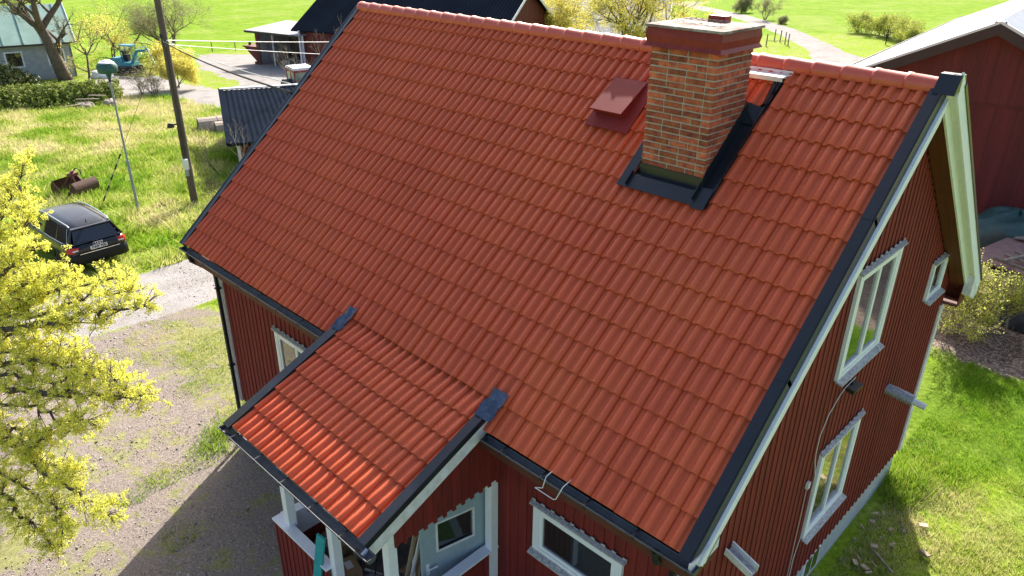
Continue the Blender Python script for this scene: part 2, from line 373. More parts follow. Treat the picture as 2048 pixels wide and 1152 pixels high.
for name, sel, cat in (('ground', ~(qg | qs | qd), 'ground'), ('gravel_road', qg, 'road'), ('dirt_yard', qd, 'yard'), ('bare_soil', qs, 'soil')):
    F_ = Q[sel]; used, inv = np.unique(F_.ravel(), return_inverse=True)
    o = np_mesh(name, VV[used], inv.reshape(-1, 4), GM, smooth=True)
    rutm = np.exp(-((np.abs(seg_dist(XX, YY, ROAD)-.80)/.24)**2))*(.6+.4*fbm(XX, YY, 1.5, 40))
    for an, arr in (('rut', rutm), ('tuft', tuftm), ('gravel', gm), ('dirt', dm), ('soil', sm_), ('dry', dry), ('lush', lushm), ('field', field)):
        a = o.data.attributes.new(an, 'FLOAT', 'POINT'); a.data.foreach_set('value', arr.reshape(-1)[used].astype(np.float32))
    o['kind'] = 'structure'

# grass blades -----------------------------------------------------
MT['blade'] = ramp_attr_mat('grass_blades', [(0, (.62, .55, .30)), (.28, (.50, .50, .16)), (.5, (.34, .42, .06)), (.75, (.21, .35, .025)), (1, (.13, .27, .015))], trans=.4, spec=.1)
def blades(name, n, x0, x1, y0, y1, h, wd, keep, tone, label_mat='blade', clump=.5, lean=.5):
    X = RNG.uniform(x0, x1, n); Y = RNG.uniform(y0, y1, n)
    k = keep(X, Y); X, Y = X[k], Y[k]; n = len(X)
    c = fbm(X, Y, .5, 21); k = c > RNG.uniform(clump-.35, clump+.25, n); X, Y = X[k], Y[k]; c = c[k]; n = len(X)
    H = h*(.45+c*1.1)*RNG.uniform(.5, 1.25, n); A = RNG.uniform(0, 2*pi, n); B = RNG.uniform(0, 2*pi, n); Ln = H*RNG.uniform(.1, lean*1.6, n)
    Z = gzn(X)-.03; Wd = wd*RNG.uniform(.6, 1.3, n)
    V = np.empty((n, 3, 3)); dx, dy = np.cos(A)*Wd/2, np.sin(A)*Wd/2
    V[:, 0] = np.stack([X-dx, Y-dy, Z], -1); V[:, 1] = np.stack([X+dx, Y+dy, Z], -1)
    V[:, 2] = np.stack([X+np.cos(B)*Ln, Y+np.sin(B)*Ln, Z+H], -1)
    r = np.clip(tone(X, Y)+RNG.normal(0, .16, n), 0, 1)
    o = np_mesh(name, V.reshape(-1, 3), np.arange(n*3).reshape(-1, 3), MT[label_mat], rnd=r, k=3)
    return tag(o, kind='stuff')
def off(X, Y, pad=.1):
    g_, d_, s_ = masks(X, Y)
    return (g_ < -pad) & (d_ < -pad) & (s_ < -pad) & ~((X > .1) & (X < 10.75) & (Y > .2) & (Y < 8.4))
# ---- the strip between the house's left side and the road, and the lawn at the right
tag(blades('lawn_grass', 150000, 10.4, 15.5, 3.5, 15, .10, .016, lambda X, Y: off(X, Y, -.1) & (X > 10.4), lambda X, Y: .52+.42*np.clip((Y-8)/3, 0, 1)+(fbm(X, Y, 1.3, 4)-.5)*1.3, clump=.38),
    'short green lawn grass in front of and beside the gable wall', 'grass')
tag(blades('field_grass', 190000, -46, -9, 1.5, 20, .30, .055, lambda X, Y: off(X, Y, .0), lambda X, Y: .42+(fbm(X, Y, 2.2, 4)-.5)*1.9, clump=.5, lean=.8),
    'long rough grass of the meadow around the pole and the black car', 'grass')
tag(blades('yard_grass', 130000, -7.5, 2.5, -5.5, 3.2,   .075, .018, lambda X, Y: (masks(X, Y)[0] < -.1) & ~((X > .2) & (Y > .3)) & ((masks(X, Y)[1] < .0) | (fbm(X, Y, 1.1, 33)+.34*np.clip(1-np.abs(Y-1.7)/1.6, 0, 1)*(X < .6) > .62)),
     lambda X, Y: .45+(fbm(X, Y, 1.3, 4)-.5)*1.4, clump=.5), 'sparse tufts of grass on the gravel yard left of the porch', 'grass')
def stones():
    n = 26000; X = RNG.uniform(-11, 4.9, n); Y = RNG.uniform(-6.5, 4, n); g_, d_, s_ = masks(X, Y); k = ((g_ > 0) | (d_ > .1)) & (fbm(X, Y, .7, 51) > RNG.uniform(.3, .7, n)) & ~((X > .1) & (Y > .2)); X, Y = X[k], Y[k]
    X2 = RNG.uniform(10.7, 11.3, 500); Y2 = RNG.uniform(3.8, 8.4, 500); X, Y = np.concatenate([X, X2]), np.concatenate([Y, Y2]); n = len(X)
    S = RNG.uniform(.006, .017, n)*(1+1.4*(RNG.uniform(0, 1, n) > .96)); O = np.array([[1, 0, 0], [0, 1, 0], [-1, 0, 0], [0, -1, 0], [0, 0, .7], [0, 0, -.7]])
    V = O[None]*S[:, None, None]*RNG.uniform(.6, 1.4, (n, 6, 1)); a = RNG.uniform(0, 6.28, n); c, s__ = np.cos(a)[:, None], np.sin(a)[:, None]
    V = np.stack([V[..., 0]*c-V[..., 1]*s__+X[:, None], V[..., 0]*s__+V[..., 1]*c+Y[:, None], V[..., 2]+(gzn(X)+.004)[:, None]], -1)
    T = np.array([[0, 1, 4], [1, 2, 4], [2, 3, 4], [3, 0, 4], [1, 0, 5], [2, 1, 5], [3, 2, 5], [0, 3, 5]]); F_ = (T[None]+np.arange(n)[:, None, None]*6).reshape(-1, 3)
    MT['pebble'] = ramp_attr_mat('pebbles', [(0, (.10, .085, .08)), (.5, (.30, .26, .24)), (1, (.58, .55, .52))], rough=.9, spec=.1)
    o = np_mesh('gravel_stones', V.reshape(-1, 3), F_, MT['pebble'], rnd=np.repeat(RNG.uniform(0, 1, n), 8), k=3)
    tag(o, 'loose gravel stones scattered over the yard and drive', 'gravel', kind='stuff')
stones()
def tufts(spots):
    X = []; Y = []; H = []
    for (x, y, r, h, n) in spots:
        X += list(RNG.normal(x, r, n)); Y += list(RNG.normal(y, r, n)); H += [h]*n
    X, Y, H = map(np.array, (X, Y, H)); n = len(X); B = RNG.uniform(0, 2*pi, n); A = RNG.uniform(0, 2*pi, n); H = H*RNG.uniform(.4, 1.2, n)
    V = np.empty((n, 3, 3)); Z = gzn(X)-.02; dx, dy = np.cos(A)*.009, np.sin(A)*.009; Ln = H*RNG.uniform(.2, .9, n)
    V[:, 0] = np.stack([X-dx, Y-dy, Z], -1); V[:, 1] = np.stack([X+dx, Y+dy, Z], -1); V[:, 2] = np.stack([X+np.cos(B)*Ln, Y+np.sin(B)*Ln, Z+H], -1)
    o = np_mesh('grass_tufts', V.reshape(-1, 3), np.arange(n*3).reshape(-1, 3), MT['blade'], rnd=np.clip(RNG.normal(.68, .2, n), 0, 1), k=3)
    tag(o, 'clumps of taller grass growing against the house walls', 'grass', kind='stuff')
tufts([(-.25, .1, .2, .22, 450), (.15, -.35, .2, .18, 300), (-.5, 1.2, .35, .2, 700), (-1.2, 2.2, .5, .18, 900), (10.85, 8.2, .22, .34, 900), (10.9, 7.6, .15, .25, 400),
       (11.3, 8.9, .3, .2, 500), (-3.5, 1.5, .6, .12, 800), (-2.4, .9, .4, .12, 500)])
# ================================================================ THE HOUSE
PR = .728; TP = tan(PR); CR = .3646                      # roof pitch, course length
YR, ZR = 4.297, 3.830                                    # ridge line
L0, L1 = 0.0, 10.68                                      # tiled width
GX, FX, FY, BY = 10.56, .26, .40, 8.20                   # wall planes
ZS = -3.32                                               # lower edge of the cladding at the gable
house = thing('red_house', 'red wooden house with a new red tile roof and tall brick chimney, filling the middle', 'house', (5.4, 4.3, -4.0))
NR = Vector((0, -sin(PR), cos(PR))); UP_ = Vector((0, cos(PR), sin(PR)))
def rp(X, s, h=0): return Vector((X, 0, 0))+UP_*s+NR*h

def tile_profile():
    """one tile, 0..0.3 wide with two rolls: (u, height)"""
    P = []
    for u in np.linspace(0, .2955, 31):
        q = (u % .15)/.15
        d = abs(q-.68); d = min(d, 1-d)
        h = .054*sqrt(max(0., 1-(d/.30)**2))**1.1 + .004*cos(2*pi*(q-.18))
        P.append((float(u), h))
    P.append((.296, P[-1][1]-.02))
    return P
TPROF = tile_profile()
def tiles(mb, org, xdir, sdir, nrm, x0, x1, joint, s_edges, skip=None, lift=.032, c_over=.05, jitter=.0008):
    """courses of double-roll tiles; joint = x of one tile joint; s_edges = lower edges of the courses, last one is the top line"""
    org, xdir, sdir, nrm = map(Vector, (org, xdir, sdir, nrm))
    k0 = math.floor((x0-joint)/.3)-1; k1 = math.ceil((x1-joint)/.3)+1
    for r in range(len(s_edges)-1):
        s0, s1 = s_edges[r], s_edges[r+1]
        for k in range(k0, k1):
            xa = joint+k*.3
            us = [(xa+u, h) for u, h in TPROF]
            us = [q for q in us if x0-1e-6 <= q[0] <= x1+1e-6]
            if len(us) < 2: continue
            xc = (us[0][0]+us[-1][0])/2
            if skip and skip(xc, (s0+s1)/2, us[0][0], us[-1][0], s0, s1): continue
            jz = random.uniform(-jitter, jitter); js = random.uniform(-.004, .004); rnd = random.random()
            tw = random.uniform(-.0007, .0007)
            vs = []; n = len(us)
            for (sv, hh) in ((s0+js, lift-.017), (s0+js-.002, lift-.003), (s0+js+.006, lift), ((s0+s1)/2, lift*.52), (s1+c_over, .0)):
                for i, (x, h) in enumerate(us):
                    vs.append(org+xdir*x+sdir*sv+nrm*(h+hh+jz+tw*(i-n/2)/n*2))
            fs = [(j*n+i, j*n+i+1, (j+1)*n+i+1, (j+1)*n+i) for j in range(4) for i in range(n-1)]
            b = len(mb.v)
            mb.add(vs, fs, rnd, True)
edges_f = [CR*k for k in range(16)]+[5.76]
def skip_f(xc, sc_, xa, xb, s0, s1):
    # tiles are cut away round the chimney and its flashing
    return (xa > 7.74 and xb < 9.01 and s0 >= 3.6 and s1 <= 5.12)
JX = L1-.012-.2071
roof_mb = MB()
def skip_chim(xc, sm2, xa, xb, s0, s1): return False
# split the affected courses into three x ranges so the cut-out has clean edges
tiles(roof_mb, (0, 0, 0), (1, 0, 0), UP_, NR, L0, L1, JX, edges_f[1:11])
tiles(roof_mb, (0, 0, 0), (1, 0, 0), UP_, NR, L0, 4.93, JX, edges_f[:2])      # the eave course stops where the porch roof runs up under the next one
tiles(roof_mb, (0, 0, 0), (1, 0, 0), UP_, NR, 7.90, L1, JX, edges_f[:2])
tiles(roof_mb, (0, 0, 0), (1, 0, 0), UP_, NR, L0, 7.86, JX, edges_f[10:15])
tiles(roof_mb, (0, 0, 0), (1, 0, 0), UP_, NR, 8.985, L1, JX, edges_f[10:15])
tiles(roof_mb, (0, 0, 0), (1, 0, 0), UP_, NR, L0, 7.86, JX, edges_f[14:])
tiles(roof_mb, (0, 0, 0), (1, 0, 0), UP_, NR, 9.04, L1, JX, edges_f[14:])
tiles(roof_mb, (0, 0, 0), (1, 0, 0), UP_, NR, 7.86, 8.95, JX+.04, [5.10, 5.46, 5.76])
roof_mb.build('roof', 'tile', house)
# back slope
bk = MB(); UB = Vector((0, -cos(PR), sin(PR))); NB = Vector((0, sin(PR), cos(PR)))
tiles(bk, (0, 2*YR, 0), (1, 0, 0), UB, NB, L0, L1, JX, edges_f)
bk.build('roof', 'tile', house)
# boarding under the tiles
ub = MB()
for (o, U, N_) in (((0, 0, 0), UP_, NR), ((0, 2*YR, 0), UB, NB)):
    o = Vector(o); a = o+Vector((-.09, 0, 0))+U*.03-N_*.14; ub.obox(a, (10.89, 0, 0), U*5.74 if o.y else U*5.74, N_*.125)
ub.build('roof_boarding', 'soffit', house)
# ridge tiles
rd = MB(); x = -.03; k = 0
while x < 10.66:
    ln = .40; xe = min(x+ln, 10.70)
    for (aa, bb, r0, r1, z0) in ((x, xe, .116, .104, 0),):
        n = 11; vs = []
        for (xx, rr, dz) in ((aa+.004, rr0 := r0-.014, .0), (aa, r0, 0.), (aa+.035, r0+.002, 0), (aa+.06, r0-.006, 0), (bb, r1, -.004)):
            for j in range(n):
                a = radians(-62)+radians(304/ (n-1)*0) + radians(236)*j/(n-1)-radians(56)+radians(62)
                a = radians(-28)+radians(236)*j/(n-1)
                vs.append((xx, YR+.005-cos(a)*rr*1.12, ZR+.005+dz+sin(a)*rr*1.02+.015))
        fs = [(q*n+j, q*n+j+1, (q+1)*n+j+1, (q+1)*n+j) for q in range(4) for j in range(n-1)]
        rd.add(vs, fs, None, True)
    x += .3585; k += 1
    if 7.84 < x < 8.3 and False: x = 8.5
rd.build('ridge_tile_row', 'ridge', house)

# verge flashings and bargeboards -----------------------------------
for side, (xa, xb) in (('r', (10.665, 10.80)), ('l', (-.115, .035))):
    v = MB()
    for (oy, U, N_) in ((0, UP_, NR), (2*YR, UB, NB)):
        o = Vector((0, oy, 0)); top = 5.757
        cuts = [-.03, 1.95, 3.93, top] if oy == 0 else [-.03, 2.4, top]
        for ci in range(len(cuts)-1):
            s0, s1 = cuts[ci], cuts[ci+1]+(.05 if ci < len(cuts)-2 else 0); hh = .078+.003*ci
            v.obox(o+Vector((xa, 0, 0))+U*s0+N_*(hh-.014), (xb-xa, 0, 0), U*(s1-s0), N_*.014, .5)
            v.obox(o+Vector((xa, 0, 0))+U*s0+N_*(-.01), (.012, 0, 0), U*(s1-s0), N_*(hh-.008), .5)
            xo = xb-.004 if side == 'r' else xa-.006
            v.obox(o+Vector((xo, 0, 0))+U*s0+N_*(-.085+.001*ci), (.010, 0, 0), U*(s1-s0), N_*(.085+hh), .5)
            xs_ = xb-.03 if side == 'r' else xa+.01
            v.obox(o+Vector((xs_, 0, 0))+U*s0+N_*(hh), (.02, 0, 0), U*(s1-s0), N_*.008, .5)
    if side == 'r':      # apex box and the wider dark edge of the far slope
        v.prism([(10.70, YR-.17, ZR-.03), (10.70, YR-.03, ZR+.17), (10.70, YR+.10, ZR+.17), (10.70, YR+.2, ZR+.02)], (.225, 0, 0), .5)
        o = Vector((0, 2*YR, 0)); v.obox(o+Vector((10.78, 0, 0))+UB*-.02+NB*.152, (.158, 0, 0), UB*5.70, NB*.014, .5); v.obox(o+Vector((10.932, 0, 0))+UB*-.02+NB*.11, (.008, 0, 0), UB*5.70, NB*.045, .5)
    v.build('verge_flashing', 'black', house)
b = MB()
for (oy, U, N_) in ((0, UP_, NR), (2*YR, UB, NB)):
    o = Vector((0, oy, 0))
    for (xo, t_, h0, h1, s0) in (((10.797, .024, -.255, -.07, .04), (10.822, .020, -.165, -.075, .0)) if oy == 0 else ((10.800, .026, -.17, .07, .05), (10.826, .074, -.02, .13, .02), (10.900, .026, -.06, .15, .0))):
        s1 = 5.757
        pts = [o+U*s0+N_*h0, o+U*(s1+h0*TP)+N_*h0, o+U*(s1+h1*TP)+N_*h1, o+U*s0+N_*h1]
        pts = [p+Vector((xo, 0, 0)) for p in pts]
        b.prism(pts, (t_, 0, 0), .5)
b.build('bargeboard', 'white', house)
b = MB()
for (oy, U, N_) in ((0, UP_, NR), (2*YR, UB, NB)):
    o = Vector((-.10, oy, 0)); s1 = 5.757; h0, h1 = -.24, -.09
    b.prism([o+U*.0+N_*h0, o+U*(s1+h0*TP)+N_*h0, o+U*(s1+h1*TP)+N_*h1, o+U*.0+N_*h1], (.022, 0, 0), .5)
b.build('bargeboard', 'white', house)
# the widened foot of the gable boards
b = MB()
b.prism([(10.80, y, z) for y, z in ((-.10, .035), (.10, .03), (.42, .20), (.43, -.10), (.07, -.14), (-.06, -.12), (-.10, -.06))], (.021, 0, 0), .4)
b.build('bargeboard_foot', 'oldwhite', house); b = MB()
b.prism([(10.801, 2*YR-y, z) for y, z in ((-.06, .10), (.10, .16), (.42, .40), (.43, -.02), (.07, -.20), (-.06, -.12))], (.122, 0, 0), .4)
b.build('bargeboard_foot', 'oldwhite', house)
# boxed eaves and gable soffit boards
b = MB()
for (oy, U, N_) in ((0, UP_, NR), (2*YR, UB, NB)):
    o = Vector((0, oy, 0))
    for i in range(2):
        xa = 10.585+i*.105
        b.obox(o+Vector((xa, 0, 0))+U*.06+N_*-.165, (.102, 0, 0), U*5.55, N_*.02)
sgn = 1
for (ya, yb) in ((.0, FY), (2*YR, BY)):
    d = 1 if yb > ya else -1
    for i in range(2):
        y0, y1 = sorted((ya+d*(.02+i*.2), ya+d*(.02+i*.2+.195)))
        b.box((-.08, y0, -.285-(.0 if 1 else 0)), (10.79, y1, -.262))
    y0, y1 = sorted((ya+d*.0, ya+d*.02)); b.box((-.08, y0, -.285), (10.79, y1, -.085))
    # closing panel of the box at the gable
    for xx in (10.775, -.075):
        P3 = [(xx, ya+d*.021, -.26), (xx, ya+d*.021, -.14), (xx, yb, .14), (xx, yb, -.26)]
        b.prism(P3, (.015, 0, 0))
b.build('soffit', 'soffit', house)

# walls --------------------------------------------------------------
def cladding(mb, org, u, n, width, zbot, ztop, holes=(), pitch=.15, bw=.052, bt=.024, start=.0):
    """board-and-batten cladding on a plane: u along, n outward; ztop(x) top edge; holes: (x0,x1,z0,z1)"""
    org, u, n = map(Vector, (org, u, n)); Z = Vector((0, 0, 1))
    k = int(width/pitch)+2
    for i in range(k):
        # board (behind) between battens, and batten
        for (a, w_, t0, t1) in ((start+i*pitch, pitch-.002, .0, .012+.002*random.random()), (start+i*pitch-bw/2, bw, .003, bt+.003*random.random())):
            x0, x1 = max(a, 0), min(a+w_, width)
            if x1-x0 < .01: continue
            zt = min(ztop(x0), ztop(x1)); zb0 = zbot(x0) if callable(zbot) else zbot
            zb0 += (-.012 if t1 > .018 else 0)+random.uniform(-.004, .004)
            spans = [(zb0, zt)]; xc = (x0+x1)/2
            for (h0, h1, z0, z1) in holes:
                if h0 < xc < h1:
                    ns = []
                    for (p, q) in spans:
                        if q <= z0 or p >= z1: ns.append((p, q)); continue
                        if p < z0: ns.append((p, z0))
                        if q > z1: ns.append((z1, q))
                    spans = ns
            rnd = random.random()
            for (p, q) in spans:
                if q-p < .02: continue
                o = org+u*x0+n*t0+Z*p
                mb.obox(o, u*(x1-x0), n*(t1-t0), Z*(q-p), rnd)
def roofz(y): return (y if y < YR else 2*YR-y)*TP-.20
WIN_G = [(3.69, 5.03, -2.44, -.93), (3.56, 4.93, .28, 1.77), (6.83, 7.52, .23, .87)]     # gable windows y0,y1,z0,z1
g = MB(); cladding(g, (GX-.012, FY, 0), (0, 1, 0), (1, 0, 0), BY-FY, ZS, lambda x: roofz(FY+x), [(a-FY+.03, b_-FY-.03, c, d) for a, b_, c, d in WIN_G], start=.06)
g.build('gable_wall', 'redwall', house)
DOOR = (6.05, 7.62, -3.25, -1.1)
WIN_F = [(8.43, 9.79, -1.76, -1.02), (2.24, 3.62, -2.35, -1.02)]
fbot = lambda x: -3.32-.009*(10.3-x)
g = MB(); cladding(g, (FX, FY+.012, 0), (1, 0, 0), (0, -1, 0), GX-FX, fbot, lambda x: -.24, [(a-FX+.03, b_-FX-.03, c, d) for a, b_, c, d in WIN_F+[DOOR]], start=.05)
g.build('front_wall', 'redwall', house)
g = MB(); cladding(g, (FX+.012, FY, 0), (0, 1, 0), (-1, 0, 0), BY-FY, -3.5, lambda x: roofz(FY+x), [(3.2, 4.6, -2.4, -1.0)], start=.06)
g.build('gable_wall', 'redwall', house)
g = MB(); cladding(g, (FX, BY-.012, 0), (1, 0, 0), (0, 1, 0), GX-FX, fbot, lambda x: -.24, start=.05)
g.build('back_wall', 'redwall', house)
# inner walls (dark sheathing that closes the shell), with the doorway left open
g = MB()
zt = -.22
g.prism([(GX-.05, FY+.03, ZS-.02), (GX-.05, BY-.03, ZS-.02), (GX-.05, BY-.03, roofz(BY)-.03), (GX-.05, YR, roofz(YR)-.03), (GX-.05, FY+.03, roofz(FY)-.03)], (.035, 0, 0))
g.prism([(FX+.02, FY+.03, ZS-.1), (FX+.02, BY-.03, ZS-.1), (FX+.02, BY-.03, roofz(BY)-.03), (FX+.02, YR, roofz(YR)-.03), (FX+.02, FY+.03, roofz(FY)-.03)], (.035, 0, 0))
g.box((FX+.06, FY+.02, ZS-.1), (DOOR[0], FY+.05, zt)); g.box((DOOR[1], FY+.02, ZS-.1), (GX-.06, FY+.05, zt)); g.box((DOOR[0], FY+.02, DOOR[3]), (DOOR[1], FY+.05, zt))
g.box((FX+.06, BY-.05, ZS-.1), (GX-.06, BY-.02, zt))
g.box((DOOR[0]-.6, 1.9, -3.3), (DOOR[1]+.6, 1.95, -.6)); g.box((DOOR[0]-.6, .46, -3.28), (DOOR[1]+.6, 1.9, -3.25))
g.build('sheathing', 'polewood', house)
# foundation
g = MB(); g.box((FX+.05, FY+.05, -5.0), (GX-.045, BY-.05, -3.30)); fnd = g.build('foundation', 'concrete', house)
# basement window in the foundation
g = MB(); g.box((GX-.05, 4.35, -3.86), (GX-.025, 4.92, -3.42)); bw = g.build('basement_window', 'winwhite', house)
g = MB(); g.box((GX-.03, 4.40, -3.82), (GX-.018, 4.61, -3.46)); g.box((GX-.03, 4.66, -3.82), (GX-.018, 4.87, -3.46)); g.build('pane', 'glass', bw)
# corner boards
for (x, y, zb) in ((GX+.002, FY-.0, ZS-.02), (FX-.03, FY-.0, -3.46), (GX+.002, BY-.12, ZS-.02), (FX-.03, BY-.12, -3.46)):
    g = MB(); g.box((x-.0, y-.001 if y < 1 else y, zb), (x+.028, y+.12, -.29 if 1 else 0), .5)
    fy_ = (y-.03, y+.0) if y < 1 else (y+.121, y+.15)
    xx = (x-.10, x+.03) if x > 5 else (x-.001, x+.13)
    g.box((xx[0], fy_[0], zb), (xx[1], fy_[1], -.29), .5); g.build('corner_board', 'oldwhite', house)

# windows ------------------------------------------------------------
def window(org, u, n, w_, h, lights=2, teeth=True, bottom=True):
    """casing, frame, panes, sill and comb-edged hood; org = lower left outer corner"""
    org, u, n = map(Vector, (org, u, n)); Z = Vector((0, 0, 1)); B = lambda mb, x0, x1, z0, z1, t0, t1, r=.5: mb.obox(org+u*x0+n*t0+Z*z0, u*(x1-x0), n*(t1-t0), Z*(z1-z0), r)
    c = MB(); cw = .10 if w_ > .8 else .07
    B(c, 0, cw, 0, h, .0, .045); B(c, w_-cw, w_, 0, h, .0, .045); B(c, cw, w_-cw, h-cw*.8, h, .002, .043); B(c, cw, w_-cw, 0, cw*.7, .002, .043)
    wd = c.build('window', 'white', house)
    f = MB(); i0, i1, k0, k1 = cw+.002, w_-cw-.002, cw*.7+.002, h-cw*.8-.002; fw_ = .05 if w_ > .8 else .035
    B(f, i0, i0+fw_, k0, k1, .004, .034); B(f, i1-fw_, i1, k0, k1, .004, .034); B(f, i0+fw_, i1-fw_, k0, k0+fw_, .006, .032); B(f, i0+fw_, i1-fw_, k1-fw_, k1, .006, .032)
    for m_ in range(1, lights):
        xm = i0+(i1-i0)*m_/lights; B(f, xm-.035, xm+.035, k0+fw_, k1-fw_, .008, .036)
    f.build('frame', 'winwhite', wd)
    ed = [i0+(i1-i0)*m_/lights for m_ in range(lights+1)]
    for q in range(lights):
        p = MB(); a = ed[q]+(fw_ if q == 0 else .035)-.004; b2 = ed[q+1]-(fw_ if q == lights-1 else .035)+.004
        ro = random.uniform(-.002, .002)
        o = org+u*a+n*.012+Z*(k0+fw_-.004)
        p.add([o, o+u*(b2-a)+n*ro, o+u*(b2-a)+Z*(k1-k0-2*fw_+.008)+n*ro, o+Z*(k1-k0-2*fw_+.008)], [(0, 1, 2, 3)]); p.build('pane', 'glass', wd)
    s_ = MB(); a = org+u*(-.02)+n*.0+Z*(-.02)
    s_.prism([a+n*.03+Z*.045, a+n*.12+Z*.005, a+n*.12+Z*-.012, a+n*.03+Z*.01], u*(w_+.04)); s_.build('sill', 'sill', wd)
    if teeth:
        t = MB(); a = org+u*(-.04)+Z*(h+.004)
        t.prism([a+n*.02+Z*.028, a+n*.075+Z*.006, a+n*.075+Z*-.012, a+n*.02+Z*.0], u*(w_+.08), .5)
        nx_ = int((w_+.08)/.15)
        for j in range(nx_+1):
            x0 = -.04+j*.15*(w_+.08-.05)/(nx_*.15)
            t.obox(org+u*x0+n*.020+Z*(h+.028), u*.055, n*.010, Z*.035, .5)
            t.obox(org+u*x0+n*.018+Z*(h+.028), u*.05, n*.032, Z*.006, .5)
        t.build('hood', 'sill', wd)
    return wd
wl = {}
for (y0, y1, z0, z1), l in zip(WIN_G, (2, 2, 1)):
    window((GX+.006, y0, z0), (0, 1, 0), (1, 0, 0), y1-y0, z1-z0, l)
for (x0, x1, z0, z1), l in zip(WIN_F, (1, 2)):
    window((x0, FY-.006, z0), (1, 0, 0), (0, -1, 0), x1-x0, z1-z0, l)
window((FX-.006, 5.0, -2.4), (0, -1, 0), (-1, 0, 0), 1.4, 1.4, 2)

# gutters -------------------------------------------------------------
def gutter(x0, x1, y, z, hole=None, name='gutter'):
    r = .066; n = 9; vs = []
    g = MB()
    for (xx) in (x0, x1):
        for rr in (r, r-.006):
            for j in range(n): a = pi*j/(n-1); vs.append((xx, y-cos(a)*rr, z-sin(a)*rr))
    N1 = n
    fs = [(j, j+1, 2*N1+j+1, 2*N1+j) for j in range(n-1)]+[(N1+j+1, N1+j, 3*N1+j, 3*N1+j+1) for j in range(n-1)]
    fs += [(0, 2*N1, 3*N1, N1), (N1-1, 2*N1-1, 4*N1-1, 3*N1-1)]
    g.add(vs, fs, .5, True)
    g.tube([(x0, y-r, z), (x1, y-r, z)], .009, 6, rnd=.5)
    for xx in (x0, x1):
        g.prism([(xx, y-cos(pi*j/(n-1))*r, z-sin(pi*j/(n-1))*r) for j in range(n)], (.004, 0, 0), .5)
    o = g.build(name, 'blackold', house)
    xx = x0+.33
    while xx < x1-.05:
        k = MB(); k.tube([(xx, y-cos(pi*j/8)*(r+.005), z-sin(pi*j/8)*(r+.005)) for j in range(9)], .006, 4, rnd=.3)
        k.beam((xx, y-r, z+.004), (xx, y+r, z+.012), .02, .004, rnd=.3); xx += .62; k.build('bracket', 'darkpl', o)
    if hole:
        k = MB(); k.lathe((hole, y, z-r-.10), [(.035, .0), (.045, .06), (.05, .108)], 12); k.lathe((hole, y, z-r+.009), [(.034, 0), (.001, .001)], 12); k.build('outlet', 'darkpl', o)
    return o
gutter(-.06, 4.86, -.055, -.035, .18); gutter(7.98, 10.86, -.055, -.035, 10.42)
# downpipes
for (x, top_x) in ((.30, .18), (10.44, 10.42)):
    d = MB(); d.tube([(top_x, -.055, -.16), (top_x, -.04, -.24), (x, .27, -.50), (x, .31, -.62), (x, .31, gz(x)+.15), (x, .22, gz(x)+.05)], .04, 10, rnd=.5)
    for z in (-.9, -2.6): d.box((x-.05, .26, z), (x+.05, .39, z+.03), .5)
    d.build('downpipe', 'black', house)
# ladder hook hanging over the gutter
d = MB(); d.tube([(9.02, .02, .05), (9.02, -.12, .03), (9.00, -.15, -.12), (8.90, -.16, -.17)], .006, 6); d.tube([(8.90, -.16, -.17), (9.17, -.16, -.17), (9.20, -.155, -.15), (9.26, -.12, .03), (9.26, .02, .05)], .006, 6)
d.build('ladder_hook', 'galv', house)

# chimney -------------------------------------------------------------
CX0, CX1, CY0, CY1, CZT = 7.895, 8.795, 2.83, 3.63, 4.15
c = MB(); c.box((CX0+.007, CY0+.007, 2.2), (CX1-.007, CY1-.007, CZT+.02)); ch = c.build('chimney', 'mortar', house)
c = MB(); z = 2.30; row = 0; BH = .0600; PH = .0765
random.seed(3)
while z < CZT-.02:
    for face in range(4):
        o, u, n, W_ = (((CX0, CY0), (1, 0), (0, 1), CX1-CX0), ((CX1, CY0), (0, 1), (-1, 0), CY1-CY0), ((CX1, CY1), (-1, 0), (0, -1), CX1-CX0), ((CX0, CY1), (0, -1), (1, 0), CY1-CY0))[face]
        full = (row+face) % 2 == 0           # this face carries the corner bricks on alternate courses
        a = 0 if full else .122; end = W_ if full else W_-.122
        pos = []; x = a; first = True
        step = .262 if face % 2 == 0 else .257
        x += 0
        ln0 = .25 if full else (.12 if (row//2) % 2 else .25)
        while x < end-.02:
            l = min(ln0 if first else .25, end-x)
            if end-(x+l) < .06: l = end-x
            pos.append((x, l-.006)); x += l+.012; first = False
        for (xx, l) in pos:
            j = random.uniform(-.003, .003); zz = z+random.uniform(-.0015, .0015)
            # soft-edged brick: body plus slightly proud face
            P0 = Vector((o[0]+u[0]*xx, o[1]+u[1]*xx, zz)); U = Vector((u[0], u[1], 0)); N_ = Vector((n[0], n[1], 0))
            rnd = random.random()**1.2 if random.random() > .08 else 0.02
            h = BH; e = .005; outer = -N_*(.004+j); 
            q = [P0, P0+U*l, P0+U*l+Vector((0, 0, h)), P0+Vector((0, 0, h))]
            qi = [P0+U*e+Vector((0, 0, e))+outer, P0+U*(l-e)+Vector((0, 0, e))+outer, P0+U*(l-e)+Vector((0, 0, h-e))+outer, P0+U*e+Vector((0, 0, h-e))+outer]
            qb = [p+N_*.116 for p in q]
            c.add(q+qi+qb, [(4, 5, 6, 7), (0, 1, 5, 4), (1, 2, 6, 5), (2, 3, 7, 6), (3, 0, 4, 7), (0, 8, 9, 1), (1, 9, 10, 2), (2, 10, 11, 3), (3, 11, 8, 0)], rnd)
    z += PH; row += 1
c.build('brickwork', 'brick', ch)
